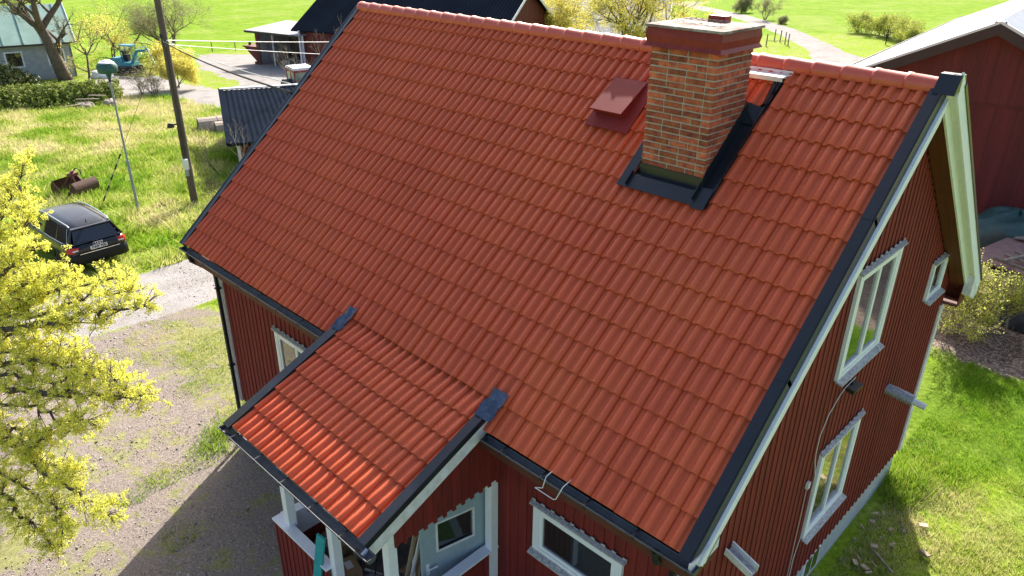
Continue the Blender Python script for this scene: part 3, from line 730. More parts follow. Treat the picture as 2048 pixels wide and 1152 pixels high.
# steel collar under the cap
c = MB(); xm, ym = (CX0+CX1)/2, (CY0+CY1)/2; hx, hy = (CX1-CX0)/2, (CY1-CY0)/2
def ring(e, z): return [(xm-hx-e, ym-hy-e, z), (xm+hx+e, ym-hy-e, z), (xm+hx+e, ym+hy+e, z), (xm-hx-e, ym+hy+e, z)]
lv = [ring(.055, 4.135), ring(.075, 4.128), ring(.045, 4.175), ring(.060, 4.255), ring(.045, 4.345)]
for i in range(len(lv)-1):
    for j in range(4):
        a, b2, c2, d2 = lv[i][j], lv[i][(j+1) % 4], lv[i+1][(j+1) % 4], lv[i+1][j]; c.add([a, b2, c2, d2], [(0, 1, 2, 3)], .5)
c.add(lv[0], [(3, 2, 1, 0)], .5)
c.build('cap_collar', 'redcap', ch)
c = MB(); T0 = ring(.075, 4.347); T1 = ring(.07, 4.375); T2 = ring(-.12, 4.395)
vs = T0+T1+T2; fs = [(0, 3, 2, 1)]+[(j, (j+1) % 4, 4+(j+1) % 4, 4+j) for j in range(4)]+[(4+j, 4+(j+1) % 4, 8+(j+1) % 4, 8+j) for j in range(4)]+[(8, 9, 10, 11)]
c.add(vs, fs, .5); c.build('cap_slab', 'capstone', ch)
c = MB(); c.box((8.30, 3.36, 4.385), (8.53, 3.49, 4.465), .2); c.build('flue_top', 'redcap', ch)
for (a_, b_) in (((8.22, 3.02, 4.39), (8.36, 3.14, 4.401)), ((8.48, 2.98, 4.39), (8.66, 3.12, 4.401)), ((7.98, 3.2, 4.39), (8.06, 3.27, 4.401))): c = MB(); c.box(a_, b_); c.build('flue_opening', 'darkpl', ch)
c = MB()
for i in range(7): c.tube([(8.2+i*.08, 2.99, 4.40), (8.2+i*.08, 2.99, 4.44), (8.2+i*.08, 3.17, 4.44)], .0025, 4)
for y in (2.99, 3.08, 3.17): c.tube([(8.18, y, 4.44), (8.70, y, 4.44)], .0025, 4)
c.build('wire_cover', 'rust', ch)
# flashing of black sheet
c = MB()
H = .088
def sheet(mb, pts, t=.004):
    nn = (Vector(pts[1])-Vector(pts[0])).cross(Vector(pts[2])-Vector(pts[0])).normalized(); mb.prism(pts, nn*t, .5)
c.obox(rp(7.74, 3.53, H), (1.09, 0, 0), UP_*.20, NR*.006, .5)                                   # apron
sheet(c, [rp(7.87, 3.72, H), rp(8.80, 3.72, H), (8.80, CY0-.012, 2.555), (7.87, CY0-.012, 2.555)])
c.box((CX0-.015, CY0-.016, 2.45), (CX1+.015, CY0-.006, 2.685), .5)                              # front upstand
c.obox(rp(7.715, 3.53, H), (.14, 0, 0), UP_*.9, NR*.008, .5); c.obox(rp(7.845, 3.56, H+.003), (.012, 0, 0), UP_*.2, NR*.05, .5)
c.obox(rp(8.825, 3.50, H-.006), (.165, 0, 0), UP_*.30, NR*.008, .5)
c.obox(rp(8.80, 3.60, H), (.014, 0, 0), UP_*.24, NR*.06, .5)
c.obox(rp(8.81, 3.58, -.02), (.18, 0, 0), UP_*1.62, NR*.008, .5)                                 # side channel, lower than the tiles
c.obox(rp(8.972, 3.56, -.02), (.018, 0, 0), UP_*1.60, NR*.085, .5)
c.prism([(CX1+.004, CY0-.016, 2.40), (CX1+.004, CY0-.016, 2.70), (CX1+.004, CY1+.05, 3.48), (CX1+.004, CY1+.05, 3.15)], (.008, 0, 0), .5)
c.prism([(CX0-.012, CY0-.016, 2.40), (CX0-.012, CY0-.016, 2.70), (CX0-.012, CY1+.05, 3.48), (CX0-.012, CY1+.05, 3.15)], (.008, 0, 0), .5)
c.obox(rp(7.80, 4.86, -.01), (1.18, 0, 0), UP_*.36, NR*.02, .5)
sheet(c, [rp(8.80, 4.84, .0), rp(8.97, 4.84, .0), rp(8.97, 5.08, .05), rp(8.72, 5.08, .12)])
for y in (2.95, 3.25, 3.5): c.cyl((CX1+.014, y, y*TP+.14), (CX1+.02, y, y*TP+.14), .009, 8)
for x in (7.96, 8.72): c.cyl((x, CY0-.016, 2.665), (x, CY0-.022, 2.665), .009, 8)
c.build('flashing', 'black', ch)

# roof hatch, walkway ------------------------------------------------
c = MB(); c.obox(rp(6.70, 4.28, .088), (.72, 0, 0), UP_*.84, NR*.010, .5); hat = c.build('roof_hatch', 'redmetal', house)
c = MB()
A, B_, C_, D_ = rp(6.74, 4.46, .225), rp(7.27, 4.46, .225), rp(7.27, 5.10, .108), rp(6.74, 5.10, .108)
a0, b0 = rp(6.75, 4.50, .09), rp(7.26, 4.50, .09); c0, d0 = rp(7.26, 5.09, .09), rp(6.75, 5.09, .09)
a1, b1 = rp(6.78, 4.53, .165), rp(7.24, 4.53, .165)
c.add([a0, b0, c0, d0, rp(6.75, 4.47, .222), rp(7.26, 4.47, .222), rp(7.26, 5.09, .11), rp(6.75, 5.09, .11)], [(0, 1, 5, 4), (1, 2, 6, 5), (3, 0, 4, 7), (2, 3, 7, 6)], .4)
c.prism([A, B_, C_, D_], NR*.012, .5); c.obox(A-NR*.022, (.53, 0, 0), UP_*.006, NR*.022, .5)
c.build('lid', 'redmetal', hat)
c = MB(); WZ = 3.75
for y in (3.90, 4.14):
    c.beam((7.6, y, WZ), (9.09, y, WZ), .012, .055, rnd=.5)
for i in range(38): c.beam((7.62+i*.039, 3.90, WZ+.018), (7.62+i*.039, 4.14, WZ+.018), .020, .012, rnd=.5)
c.beam((7.6, 4.17, WZ+.04), (9.09, 4.17, WZ+.04), .012, .05, rnd=.5)
wk = c.build('roof_walkway', 'galv', house)
for x in (8.98, 7.75):
    c = MB(); c.beam(rp(x, 5.02, .03), rp(x, 5.55, .03), .05, .012, up_=NR); c.beam((x, 3.76, 3.46), (x, 3.98, WZ-.02), .05, .012); c.beam((x, 3.95, WZ-.2), (x, 3.95, WZ-.03), .045, .012, up_=(1, 0, 0)); c.build('bracket', 'black', wk)
# tile hook pieces at the right of the walkway: a strip of underlay shows
c = MB(); c.obox(rp(8.95, 5.08, -.01), (.09, 0, 0), UP_*.62, NR*.012); c.build('underlay', 'darkpl', house)

# ================================================================ PORCH (part of the house)
PQ = .406; PX0, PX1 = 4.95, 7.86
PU = Vector((0, cos(PQ), sin(PQ))); PN = Vector((0, -sin(PQ), cos(PQ)))
PO = Vector((0, -1.738, -.612)); PC = .3640
def pp(x, s, h=0): return PO+Vector((x, 0, 0))+PU*s+PN*h
c = MB(); tiles(c, PO-PN*.030, (1, 0, 0), PU, PN, PX0, PX1, 5.02, [PC*i for i in range(6)]+[PC*5+.36], c_over=.03)
pr = c.build('porch_roof', 'tile', house)
c = MB(); c.obox(pp(4.84, .02, -.15), (3.08, 0, 0), PU*2.12, PN*.10); c.build('boarding', 'white', pr)
c = MB()
c.obox(pp(4.80, -.05, .048), (.15, 0, 0), PU*2.02, PN*.012, .5); c.obox(pp(4.80, -.05, -.075), (.008, 0, 0), PU*2.02, PN*.122, .5); c.obox(pp(4.938, -.05, .02), (.012, 0, 0), PU*2.02, PN*.03, .5)
c.build('verge_flashing', 'black', pr)
c = MB()
c.obox(pp(7.80, -.02, .050), (.13, 0, 0), PU*1.98, PN*.012, .5); c.obox(pp(7.925, -.02, -.02), (.008, 0, 0), PU*1.98, PN*.082, .5)
c.build('verge_flashing', 'black', pr)
c = MB(); c.obox(pp(7.895, -.10, -.20), (.028, 0, 0), PU*2.12, PN*.17, .5); c.build('bargeboard', 'oldwhite', pr)
c = MB(); c.obox(pp(4.83, -.04, -.18), (.022, 0, 0), PU*2.0, PN*.12, .5); c.build('bargeboard', 'oldwhite', pr)
# lead pieces where the porch verge meets the main roof
for (xa, xb) in ((4.80, 4.99), (7.79, 8.04)):
    c = MB(); n = 7; vs = []
    for j in range(n):
        t = j/(n-1); P_ = pp(0, 1.88, .075).lerp(rp(0, .50, .092), t)
        for i in range(5):
            a = i/4; vs.append(P_+Vector((xa+(xb-xa)*a+.015*sin(j*1.9), 0, 0))+NR*(.012*sin(i*2.4+j)))
    fs = [(j*5+i, j*5+i+1, (j+1)*5+i+1, (j+1)*5+i) for j in range(n-1) for i in range(4)]
    c.add(vs, fs, .5, True); c.build('lead_strip', 'lead', pr)
g = gutter(4.74, 8.06, PO.y-.055, PO.z-.035, 7.80, 'porch_gutter')
# porch frame
RZ = -2.28; PY = -1.36; FLZ = -3.24
def post(x, y, z0, z1, w_=.12): 
    c = MB(); c.box((x-w_/2, y-w_/2, z0), (x+w_/2, y+w_/2, z1), .5); return c.build('porch_post', 'white', house)
pz = lambda y: PO.z+(y-PO.y)*tan(PQ)-.17
post(5.36, PY+.02, RZ, pz(PY)); post(6.50, PY+.02, FLZ-.6, pz(PY)); post(7.74, PY+.02, FLZ-.6, pz(PY)); post(7.74, .30, FLZ, pz(.30)-.0)
post(5.14, PY-.02, gz(5)-.1, RZ-.03, .10)
c = MB(); c.beam((4.9, PY+.02, pz(PY)+.02), (7.85, PY+.02, pz(PY)+.02), .10, .12, rnd=.5); c.build('porch_beam', 'white', house)
def rail(pa, pb, name='railing'):
    pa, pb = Vector(pa), Vector(pb); d = (pb-pa); L_ = d.length; d.normalize(); n = Vector((-d.y, d.x, 0))
    c = MB(); c.obox(pa-n*.075, d*L_, n*.15, (0, 0, .032), .5); r = c.build(name, 'white', house)
    c = MB(); cladding(c, Vector((pa.x, pa.y, 0))+n*-.02, d, -n, L_, lambda x: gz(5)+.15, lambda x: pa.z-.005, pitch=.13); cladding(c, Vector((pa.x, pa.y, 0))+n*.02, d, n, L_, lambda x: FLZ, lambda x: pa.z-.44, pitch=.13)
    c.build('cladding', 'redwall', r)
    c = MB(); c.obox(pa+n*.028-Vector((0, 0, .43)), d*L_, n*.02, (0, 0, .425), .5); c.build('inner_board', 'white', r)
rail((5.08, PY-.05, RZ), (6.45, PY-.05, RZ)); rail((5.14, .38, RZ+.001), (5.14, PY+.02, RZ+.001)); rail((7.72, PY+.1, RZ+.06), (7.72, .38, RZ+.06))
c = MB(); c.box((5.2, PY, FLZ-.05), (7.70, FY, FLZ)); c.box((5.2, PY, -4.6), (7.70, PY+.1, FLZ-.06)); c.box((6.55, PY-.34, -4.6), (7.65, PY-.02, FLZ-.2)); c.build('porch_floor', 'floorgrey', house)
# red board panel under the porch roof at its right side, with a toothed lower edge
c = MB(); cladding(c, (7.80, PY+.05, 0), (0, 1, 0), (1, 0, 0), 1.72, lambda x: -1.0-.03*((x/.15) % 1), lambda x: PO.z+(PY+.05+x-PO.y)*tan(PQ)-.15, pitch=.15); c.build('porch_side_panel', 'redwall', house)
# door casing on the wall and the open door leaf
c = MB(); c.box((7.60, FY-.045, FLZ), (7.72, FY-.012, -1.04), .5); c.box((5.98, FY-.045, FLZ), (6.08, FY-.012, -1.04), .5); c.box((6.08, FY-.043, -1.12), (7.60, FY-.014, -1.04), .5); c.build('door_casing', 'white', house)
hp = Vector((7.58, .33, FLZ+.02)); dd = Vector((-.2, -.89, 0)).normalized(); nn = Vector((dd.y, -dd.x, 0))   # nn points away from the wall corner
if nn.x < 0: nn = -nn
LW, LH = .98, 2.06
c = MB(); O_ = hp; Zv = Vector((0, 0, 1))
wx0, wx1, wz0, wz1 = .22, .74, 1.28, 1.72
T = .045
for (x0, x1, z0, z1) in ((0, LW, 0, wz0), (0, LW, wz1, LH), (0, wx0, wz0, wz1), (wx1, LW, wz0, wz1)):
    c.obox(O_+dd*x0+Zv*z0, dd*(x1-x0), nn*T, Zv*(z1-z0), .5)
i = 0
while i*.028 < LW-.02:
    x0 = i*.028+.012
    for (z0, z1) in (((.02, wz0-.03), (wz1+.03, LH-.03)) if wx0-.02 < x0 < wx1+.02 else ((.02, LH-.03),)):
        c.obox(O_+dd*x0+Zv*z0+nn*T, dd*.018, nn*.005, Zv*(z1-z0), .5)
    i += 1
dr = c.build('door', 'doorblue', house)
c = MB()
for (x0, x1, z0, z1) in ((wx0-.03, wx1+.03, wz0-.03, wz0), (wx0-.03, wx1+.03, wz1, wz1+.03), (wx0-.03, wx0, wz0, wz1), (wx1, wx1+.03, wz0, wz1)):
    c.obox(O_+dd*x0+Zv*z0-nn*.004, dd*(x1-x0), nn*(T+.016), Zv*(z1-z0), .5)
c.build('window_trim', 'oldwhite', dr)
c = MB(); c.obox(O_+dd*wx0+Zv*wz0+nn*.02, dd*(wx1-wx0), nn*.006, Zv*(wz1-wz0)); c.build('pane', 'glass', dr)
c = MB(); c.obox(O_+dd*(LW-.10)+Zv*.92+nn*(T+.005), dd*.05, nn*.006, Zv*.20); c.cyl(O_+dd*(LW-.075)+Zv*1.06+nn*T, O_+dd*(LW-.075)+Zv*1.06+nn*(T+.06), .011); c.cyl(O_+dd*(LW-.075)+Zv*1.06+nn*(T+.055), O_+dd*(LW-.20)+Zv*1.06+nn*(T+.055), .010); c.build('handle', 'galv', dr)
# left pipe, lamp and cables on the gable wall --------------------------
c = MB(); c.tube([(GX+.01, 6.12, -1.03), (GX+.14, 6.12, -1.04), (GX+.42, 6.12, -1.07)], [.085, .092, .086], 14, rnd=.5); fl = c.build('insulated_flue_pipe', 'foil', house)
c = MB(); c.tube([(GX+.40, 6.12, -1.07), (GX+.60, 6.12, -1.10)], [.052, .052], 14, rnd=.5); c.build('pipe_end', 'galv', fl)
c = MB(); c.obox((GX+.02, 4.05, -.02), (.13, 0, -.03), (.01, .27, -.01), (-.02, 0, -.06), .5); c.beam((GX+.0, 4.19, -.04), (GX+.06, 4.19, -.05), .04, .1); lp = c.build('flood_lamp', 'darkpl', house)
c = MB(); c.tube([(GX+.05, 4.28, .03), (GX+.03, 4.02, -.02), (GX+.03, 3.85, -.08), (GX+.03, 3.60, -.25), (GX+.03, 3.46, -.5), (GX+.03, 3.46, -.80), (GX+.03, 3.50, -.95), (GX+.06, 3.58, -1.3), (GX+.06, 3.64, -1.9), (GX+.04, 3.62, -2.3), (GX+.03, 3.53, -2.7), (GX+.03, 3.55, -3.3)], .006, 5); c.build('cable', 'plastic', house)
c = MB(); c.box((GX+.015, 3.38, -1.34), (GX+.055, 3.45, -1.24), .5); sn = c.build('junction_box', 'plastic', house)
c = MB(); c.tube([(GX+.03, 3.41, -1.34), (GX+.035, 3.42, -1.8), (GX+.03, 3.44, -2.4), (GX+.03, 3.46, -3.1)], .004, 4); c.build('cable', 'plastic', sn)
# pipe stub wrapped in insulation lower at the corner of the gable wall
c = MB(); c.obox((GX+.02, 1.18, -.93), (.33, 0, -.13), (0, .14, 0), (.01, 0, .03), .5); vs_ = c.build('vent_duct', 'sill', house)
c = MB(); c.obox((GX+.02, 1.165, -.91), (.34, 0, -.13), (0, .015, 0), (.01, 0, .09)); c.obox((GX+.02, 1.32, -.91), (.34, 0, -.13), (0, .015, 0), (.01, 0, .09)); c.build('side_flange', 'galv', vs_)
# ================================================================ VEGETATION
MT['mapleflower'] = ramp_attr_mat('maple_flowers', [(0, (.55, .56, .06)), (.2, (.78, .77, .12)), (.7, (.88, .86, .20)), (1, (.92, .90, .34))], trans=.62, rough=.8, spec=.05)
MT['forsythia'] = ramp_attr_mat('yellow_leaves', [(0, (.45, .38, .04)), (.5, (.72, .64, .12)), (1, (.82, .78, .30))], trans=.4)
MT['youngleaf'] = ramp_attr_mat('young_leaves', [(0, (.16, .20, .03)), (.5, (.36, .40, .06)), (1, (.55, .56, .14))], trans=.4)
MT['springleaf'] = ramp_attr_mat('spring_leaves', [(0, (.35, .38, .06)), (.5, (.60, .62, .12)), (1, (.75, .76, .25))], trans=.55, spec=.05)
MT['hedgeleaf'] = ramp_attr_mat('hedge_leaves', [(0, (.10, .15, .02)), (.5, (.22, .27, .05)), (1, (.40, .43, .12))], trans=.3)
MT['budgrey'] = ramp_attr_mat('bud_haze', [(0, (.16, .15, .07)), (.5, (.28, .28, .12)), (1, (.40, .40, .18))], trans=.3)
MT['juniper'] = ramp_attr_mat('juniper_needles', [(0, (.05, .07, .02)), (.5, (.12, .14, .04)), (1, (.22, .22, .08))])

def leaf_cloud(pts, size, per, spread, flat=0.):
    """many small quads around each point: returns V (n*4,3), F, rnd"""
    P = np.repeat(np.asarray(pts, float), per, axis=0); n = len(P)
    D = RNG.normal(0, 1, (n, 3)); D /= np.linalg.norm(D, axis=1)[:, None]
    P = P+D*(spread*RNG.uniform(.25, 1, n)**.6)[:, None]*np.array([1, 1, 1-flat])
    N_ = D+RNG.normal(0, .6, (n, 3)); N_ /= np.linalg.norm(N_, axis=1)[:, None]
    A = np.cross(N_, RNG.normal(0, 1, (n, 3))); A /= np.linalg.norm(A, axis=1)[:, None]; B = np.cross(N_, A)
    S = (size*RNG.uniform(.55, 1.25, n))[:, None]
    V = np.stack([P-A*S, P-B*S*.6, P+A*S, P+B*S*.6], 1)
    r = np.clip(np.repeat(RNG.uniform(.25, .75, len(pts)), per)+RNG.normal(0, .18, n), 0, 1)
    return V.reshape(-1, 3), np.arange(n*4).reshape(-1, 4), r
def grow(mb, p, d, L_, r, depth, tips, seg=4, wig=.25, split=(2, 3), ang=.6, shrink=.72, upw=.15, nside=5, minr=.004):
    p = Vector(p); d = Vector(d).normalized(); pts = [p.copy()]; rad = [r]
    for i in range(seg):
        d = (d+Vector((random.gauss(0, wig), random.gauss(0, wig), random.gauss(0, wig)+upw))*.5).normalized()
        p = p+d*L_/seg; pts.append(p.copy()); rad.append(max(minr, r*(1-.42*(i+1)/seg)))
        if depth > 0 and i >= 1 and random.random() < .45:
            q = (d+Vector((random.gauss(0, ang), random.gauss(0, ang), random.gauss(0, ang)))).normalized()
            grow(mb, p, q, L_*shrink*random.uniform(.5, .9), r*.5, depth-1, tips, max(2, seg-1), wig, split, ang, shrink, upw, max(3, nside-1), minr)
    mb.tube(pts, rad, nside, cap=False)
    tips.append((p.copy(), d.copy(), depth))
    if depth > 0:
        for _ in range(random.randint(*split)):
            q = (d+Vector((random.gauss(0, ang), random.gauss(0, ang), random.gauss(0, ang*.8)))).normalized()
            grow(mb, p, q, L_*shrink*random.uniform(.75, 1.15), rad[-1]*.8, depth-1, tips, max(2, seg-1), wig, split, ang, shrink, upw, max(3, nside-1), minr)

# ---- the flowering maple in the left foreground
random.seed(21)
LIMB = {
'A':[(0.38,-4.40,-0.93),(1.05,-3.40,0.05),(1.46,-2.90,0.43),(1.96,-2.40,0.68),(2.63,-1.96,0.84)],
'B':[(0.38,-4.40,-0.93),(1.41,-3.37,0.04),(2.23,-2.83,0.36),(2.84,-2.40,0.58),(3.43,-2.03,0.74)],
'C':[(0.34,-4.35,-0.79),(0.36,-3.53,-0.08),(0.35,-2.86,0.70),(0.18,-2.47,1.29),(-0.13,-2.19,1.91)],
'D':[(0.34,-4.35,-0.79),(0.83,-3.39,0.38),(1.18,-2.93,0.92),(1.40,-2.66,1.15)],
'E':[(0.48,-4.49,-1.19),(1.89,-3.66,-0.60),(2.81,-3.24,-0.39),(3.40,-2.91,-0.28),(3.79,-2.67,-0.26),(4.10,-2.45,-0.16)],
'F':[(0.43,-4.45,-1.06),(1.26,-3.72,-0.49),(2.16,-3.24,-0.15),(2.89,-2.94,-0.06),(3.60,-2.55,-0.05)],
'G':[(0.52,-4.54,-1.33),(2.32,-3.90,-1.11),(3.22,-3.67,-1.15),(4.06,-3.43,-1.29),(4.52,-3.33,-1.34)],
'H':[(0.55,-4.56,-1.39),(2.03,-4.30,-1.52),(3.07,-4.08,-1.54),(3.61,-3.98,-1.69),(3.94,-3.90,-1.82)],
'I':[(0.48,-4.49,-1.19),(1.62,-3.98,-1.14),(2.41,-3.70,-0.95),(2.95,-3.68,-1.01),(3.11,-3.56,-0.82)],
'J':[(0.38,-4.40,-0.93),(0.62,-3.68,-0.44),(1.13,-3.26,-0.31),(1.71,-2.93,-0.20),(2.25,-2.69,-0.16)],
'K':[(0.34,-4.35,-0.79),(-0.01,-3.58,0.14),(-0.20,-2.95,0.90),(-0.37,-2.60,1.42)],
'L':[(0.43,-4.45,-1.06),(-1.04,-4.94,-0.61),(-2.47,-5.36,-0.11)],
'M':[(0.43,-4.45,-1.06),(-0.07,-5.38,-1.28),(-0.63,-6.16,-1.62)]}
for nm_, a_, b_, t_, cut in (('N', 'A', 'B', .5, 1.0), ('O', 'B', 'J', .5, .95), ('P', 'A', 'D', .5, .9), ('Q', 'C', 'D', .5, .9), ('S', 'F', 'J', .5, .92), ('T', 'F', 'E', .5, .97), ('U', 'E', 'I', .5, .95), ('V', 'G', 'I', .45, .9), ('W', 'G', 'H', .5, .95), ('X', 'C', 'K', .5, .9), ('Y', 'D', 'J', .45, .9), ('Z', 'K', 'J', .5, .9)):
    A_, B__ = LIMB[a_], LIMB[b_]; o_ = []
    for i in range(5):
        f = i/4*cut
        def at_(L, f):
            x = f*(len(L)-1); k = min(int(x), len(L)-2); return Vector(L[k]).lerp(Vector(L[k+1]), x-k)
        o_.append(tuple(at_(A_, f).lerp(at_(B__, f), t_)+Vector((random.gauss(0, .05), random.gauss(0, .05), random.gauss(0, .06)))*(i > 0)))
    LIMB[nm_] = o_
def catmull(pts, n=6):
    P = [Vector(p) for p in pts]; P = [P[0]*2-P[1]]+P+[P[-1]*2-P[-2]]; out = []
    for i in range(1, len(P)-2):
        for j in range(n):
            t = j/n; a, b_, c_, d_ = P[i-1], P[i], P[i+1], P[i+2]
            out.append(.5*((2*b_)+(c_-a)*t+(2*a-5*b_+4*c_-d_)*t*t+(3*b_-a-3*c_+d_)*t**3))
    out.append(P[-2].copy()); return out
maple = thing('maple_tree', 'flowering maple with bright yellow-green blossom, reaching in at the left edge', 'tree', (.15, -4.6, gz(0)))
mb = MB(); mb.tube([(.15, -4.6, gz(0)-.1), (.2, -4.55, -3.2), (.3, -4.45, -2.0), (.42, -4.45, -1.1), (.34, -4.35, -.75)], [.22, .19, .17, .14, .10], 10)
clus = []
RR = {'A': .045, 'B': .05, 'C': .045, 'D': .04, 'E': .055, 'F': .045, 'G': .05, 'H': .045, 'I': .03, 'J': .03, 'K': .04, 'L': .05, 'M': .05}
for k_, l in LIMB.items():
    sp_ = catmull(l, 6); n = len(sp_)
    sp_ = [p+Vector((random.gauss(0, .025), random.gauss(0, .025), random.gauss(0, .025))) if 0 < i < n-1 else p for i, p in enumerate(sp_)]
    mb.tube(sp_, [RR.get(k_, .028)*(1-.85*i/(n-1))+.004 for i in range(n)], 6, cap=False)
    i0 = {'G': 4, 'H': 4}.get(k_, 3)
    for i in range(i0, n):
        t = i/(n-1); d0 = (sp_[min(i+1, n-1)]-sp_[max(i-1, 0)]).normalized()
        nb = (4 if i < n-1 else 8)
        for _ in range(nb):
            q = (d0*.75+Vector((random.gauss(0, .7), random.gauss(0, .7), random.gauss(0, .45)+.1))).normalized()
            Lb = random.uniform(.12, .42)*(1.1-.3*t); P = [sp_[i]]; dq = q
            for s_ in range(4):
                dq = (dq+Vector((random.gauss(0, .16), random.gauss(0, .16), random.gauss(0, .12)+.05))).normalized(); P.append(P[-1]+dq*Lb/4)
            mb.tube(P, [.008, .006, .005, .004, .0025], 4, cap=False)
            clus.append(P[-1]); 
            for s_ in (1, 2, 3):
                if random.random() < .8:
                    e = (dq+Vector((random.gauss(0, .8), random.gauss(0, .8), random.gauss(0, .6)))).normalized()
                    T_ = P[s_]+e*random.uniform(.05, .15); mb.tube([P[s_], T_], [.004, .002], 3, cap=False); clus.append(T_)
mb.build('trunk', 'bark', maple)
random.shuffle(clus)
V_, F_, r_ = leaf_cloud([tuple(p) for p in clus], .0125, 30, .044)
np_mesh('crown', V_, F_, 'mapleflower', rnd=r_, parent=maple)
V_, F_, r_ = leaf_cloud([tuple(p) for p in clus[::5]], .016, 4, .07)
np_mesh('young_leaves', V_, F_, 'youngleaf', rnd=r_, parent=maple)

def tree(name, label, cat, loc, h, r, depth, leafmat, lsize, per, spread, lean=(0, 0, 1), seed=1, bark='bark', group=None, trunk_frac=.4, every=1, ang=.6, stems=1, upw=.15, wig=.22, shrink=.72, leafdepth=1, split=(2, 3)):
    random.seed(seed); t = thing(name, label, cat, loc, 0, group); mb = MB(); tips = []
    for s_ in range(stems):
        d = Vector(lean)+(Vector((random.gauss(0, .45), random.gauss(0, .45), 0)) if stems > 1 else Vector())
        p = Vector(loc)+(Vector((random.gauss(0, .12), random.gauss(0, .12), -.1)) if stems > 1 else Vector((0, 0, -.1)))
        grow(mb, p, d, h*trunk_frac*random.uniform(.85, 1.1), r, depth, tips, 5, wig, split, ang, shrink, upw, 7 if r > .1 else 5)
    mb.build('trunk' if cat == 'tree' else 'stems', bark, t)
    if leafmat:
        pts = [tuple(p) for p, d, dp in tips if dp <= leafdepth][::every]
        if pts:
            V_, F_, r_ = leaf_cloud(pts, lsize, per, spread); np_mesh('crown' if cat == 'tree' else 'foliage', V_, F_, leafmat, rnd=r_, parent=t)
    return t
def G(x, y): return (x, y, gz(x))
# leaning big tree by the grey house
tree('old_tree', 'thick leaning tree with bare spreading branches in front of the green-roofed house', 'tree', G(-57.0, 14.7), 10.5, .60, 6, 'budgrey', .045, 3, .35, lean=(-.02, -.16, 1), seed=19, trunk_frac=.40, ang=.70, wig=.14, shrink=.70)
tree('small_tree', 'slender bare tree curving up between the big tree and the excavator', 'tree', G(-54.5, 15.6), 6.0, .11, 4, 'forsythia', .05, 4, .30, lean=(.1, .25, 1), seed=8, trunk_frac=.40, ang=.7)
tree('small_tree', 'small yellow-budding tree behind the excavator cab', 'tree', G(-62, 20.5), 6.0, .09, 4, 'forsythia', .055, 9, .40, seed=12, trunk_frac=.36, ang=.7, stems=2)
tree('willow_tree', 'pale weeping tree at the top edge between the big tree and the pole', 'tree', G(-70, 24.5), 8.0, .12, 4, 'youngleaf', .06, 8, .55, seed=14, trunk_frac=.40, ang=.7, upw=-.02, stems=2)
tree('bushy_tree', 'wide grey-green budding tree behind the utility pole, standing on the field edge', 'tree', G(-66.0, 27.4), 6.6, .12, 5, 'budgrey', .045, 7, .38, seed=17, trunk_frac=.34, ang=.62, stems=5, shrink=.75)
tree('yellow_bush', 'tall bright yellow leafing bush beside the utility pole', 'bush', G(-45.4, 18.9), 3.9, .05, 4, 'forsythia', .060, 16, .32, seed=23, trunk_frac=.33, ang=.6, stems=5, bark='twig', leafdepth=2)
for i, (x, y, h, sd_) in enumerate(((-43.9, 15.7, 1.9, 31), (-43.2, 16.2, 2.1, 32), (-44.2, 16.6, 1.5, 33))):
    tree('bare_shrub', ['bare reddish shrub at the drive edge, nearest the lamp', 'bare reddish shrub at the drive edge, nearest the pole', 'low bare shrub at the drive edge, the one farthest back of three'][i], 'shrub', G(x, y), h, .022, 3, 'budgrey', .03, 2, .15, seed=sd_, trunk_frac=.42, stems=6, bark='twig', group='bare shrubs along the drive', ang=.45)
tree('blossom_tree', 'budding yellow-green tree behind the roof ridge left of the chimney', 'tree', (-25.2, 48.3, gz(-25)), 8.2, .24, 5, 'forsythia', .06, 14, .34, seed=41, trunk_frac=.34, ang=.85, wig=.25, shrink=.80, stems=4, leafdepth=1)
tree('blossom_tree', 'tree with sparse yellow blossom behind the ridge, between barn and chimney', 'tree', (-33.5, 49.0, gz(-33)), 6.2, .16, 5, 'forsythia', .06, 12, .30, seed=43, stems=3, trunk_frac=.34, ang=.78, shrink=.76, leafdepth=1)
tree('sapling', 'thin leafless sapling in front of the small black-roofed shed', 'tree', G(-19.2, 9.4), 2.7, .030, 3, None, 0, 0, 0, seed=51, trunk_frac=.45, bark='twig', ang=.4, lean=(-.15, -.2, 1))
tree('sapling', 'bare sapling rising against the small shed, close to the tiled roof', 'tree', G(-16.8, 9.4), 3.0, .022, 3, None, 0, 0, 0, seed=52, trunk_frac=.42, bark='palewig', ang=.35)
tree('bare_shrub', 'bare brown twigs at the foot of the utility pole', 'shrub', G(-15.9, 7.7), 1.3, .012, 3, None, 0, 0, 0, seed=55, trunk_frac=.4, stems=7, bark='twig', ang=.5)
tree('young_birch', 'pale bare young tree in front of the red barn door', 'tree', G(-30.5, 21.0), 5.2, .04, 4, None, 0, 0, 0, seed=57, trunk_frac=.36, bark='palewig', ang=.38, stems=3)
tree('path_tree', 'small bare round tree beside the gravel path at the top edge', 'tree', G(-34.9, 91.4), 3.6, .06, 4, 'budgrey', .05, 3, .25, seed=61, trunk_frac=.34, ang=.5, stems=4, bark='oldwood')
tree('bare_shrub', 'dark round bush above the chimney cap at the top edge', 'shrub', G(-43.0, 100), 2.8, .05, 4, 'budgrey', .06, 6, .3, seed=63, trunk_frac=.32, stems=7, bark='twig')
tree('bare_shrub', 'small brown bush on the verge left of the path curve', 'shrub', G(-30.5, 87.5), 1.1, .03, 3, 'budgrey', .05, 6, .25, seed=64, trunk_frac=.35, stems=7, bark='twig')
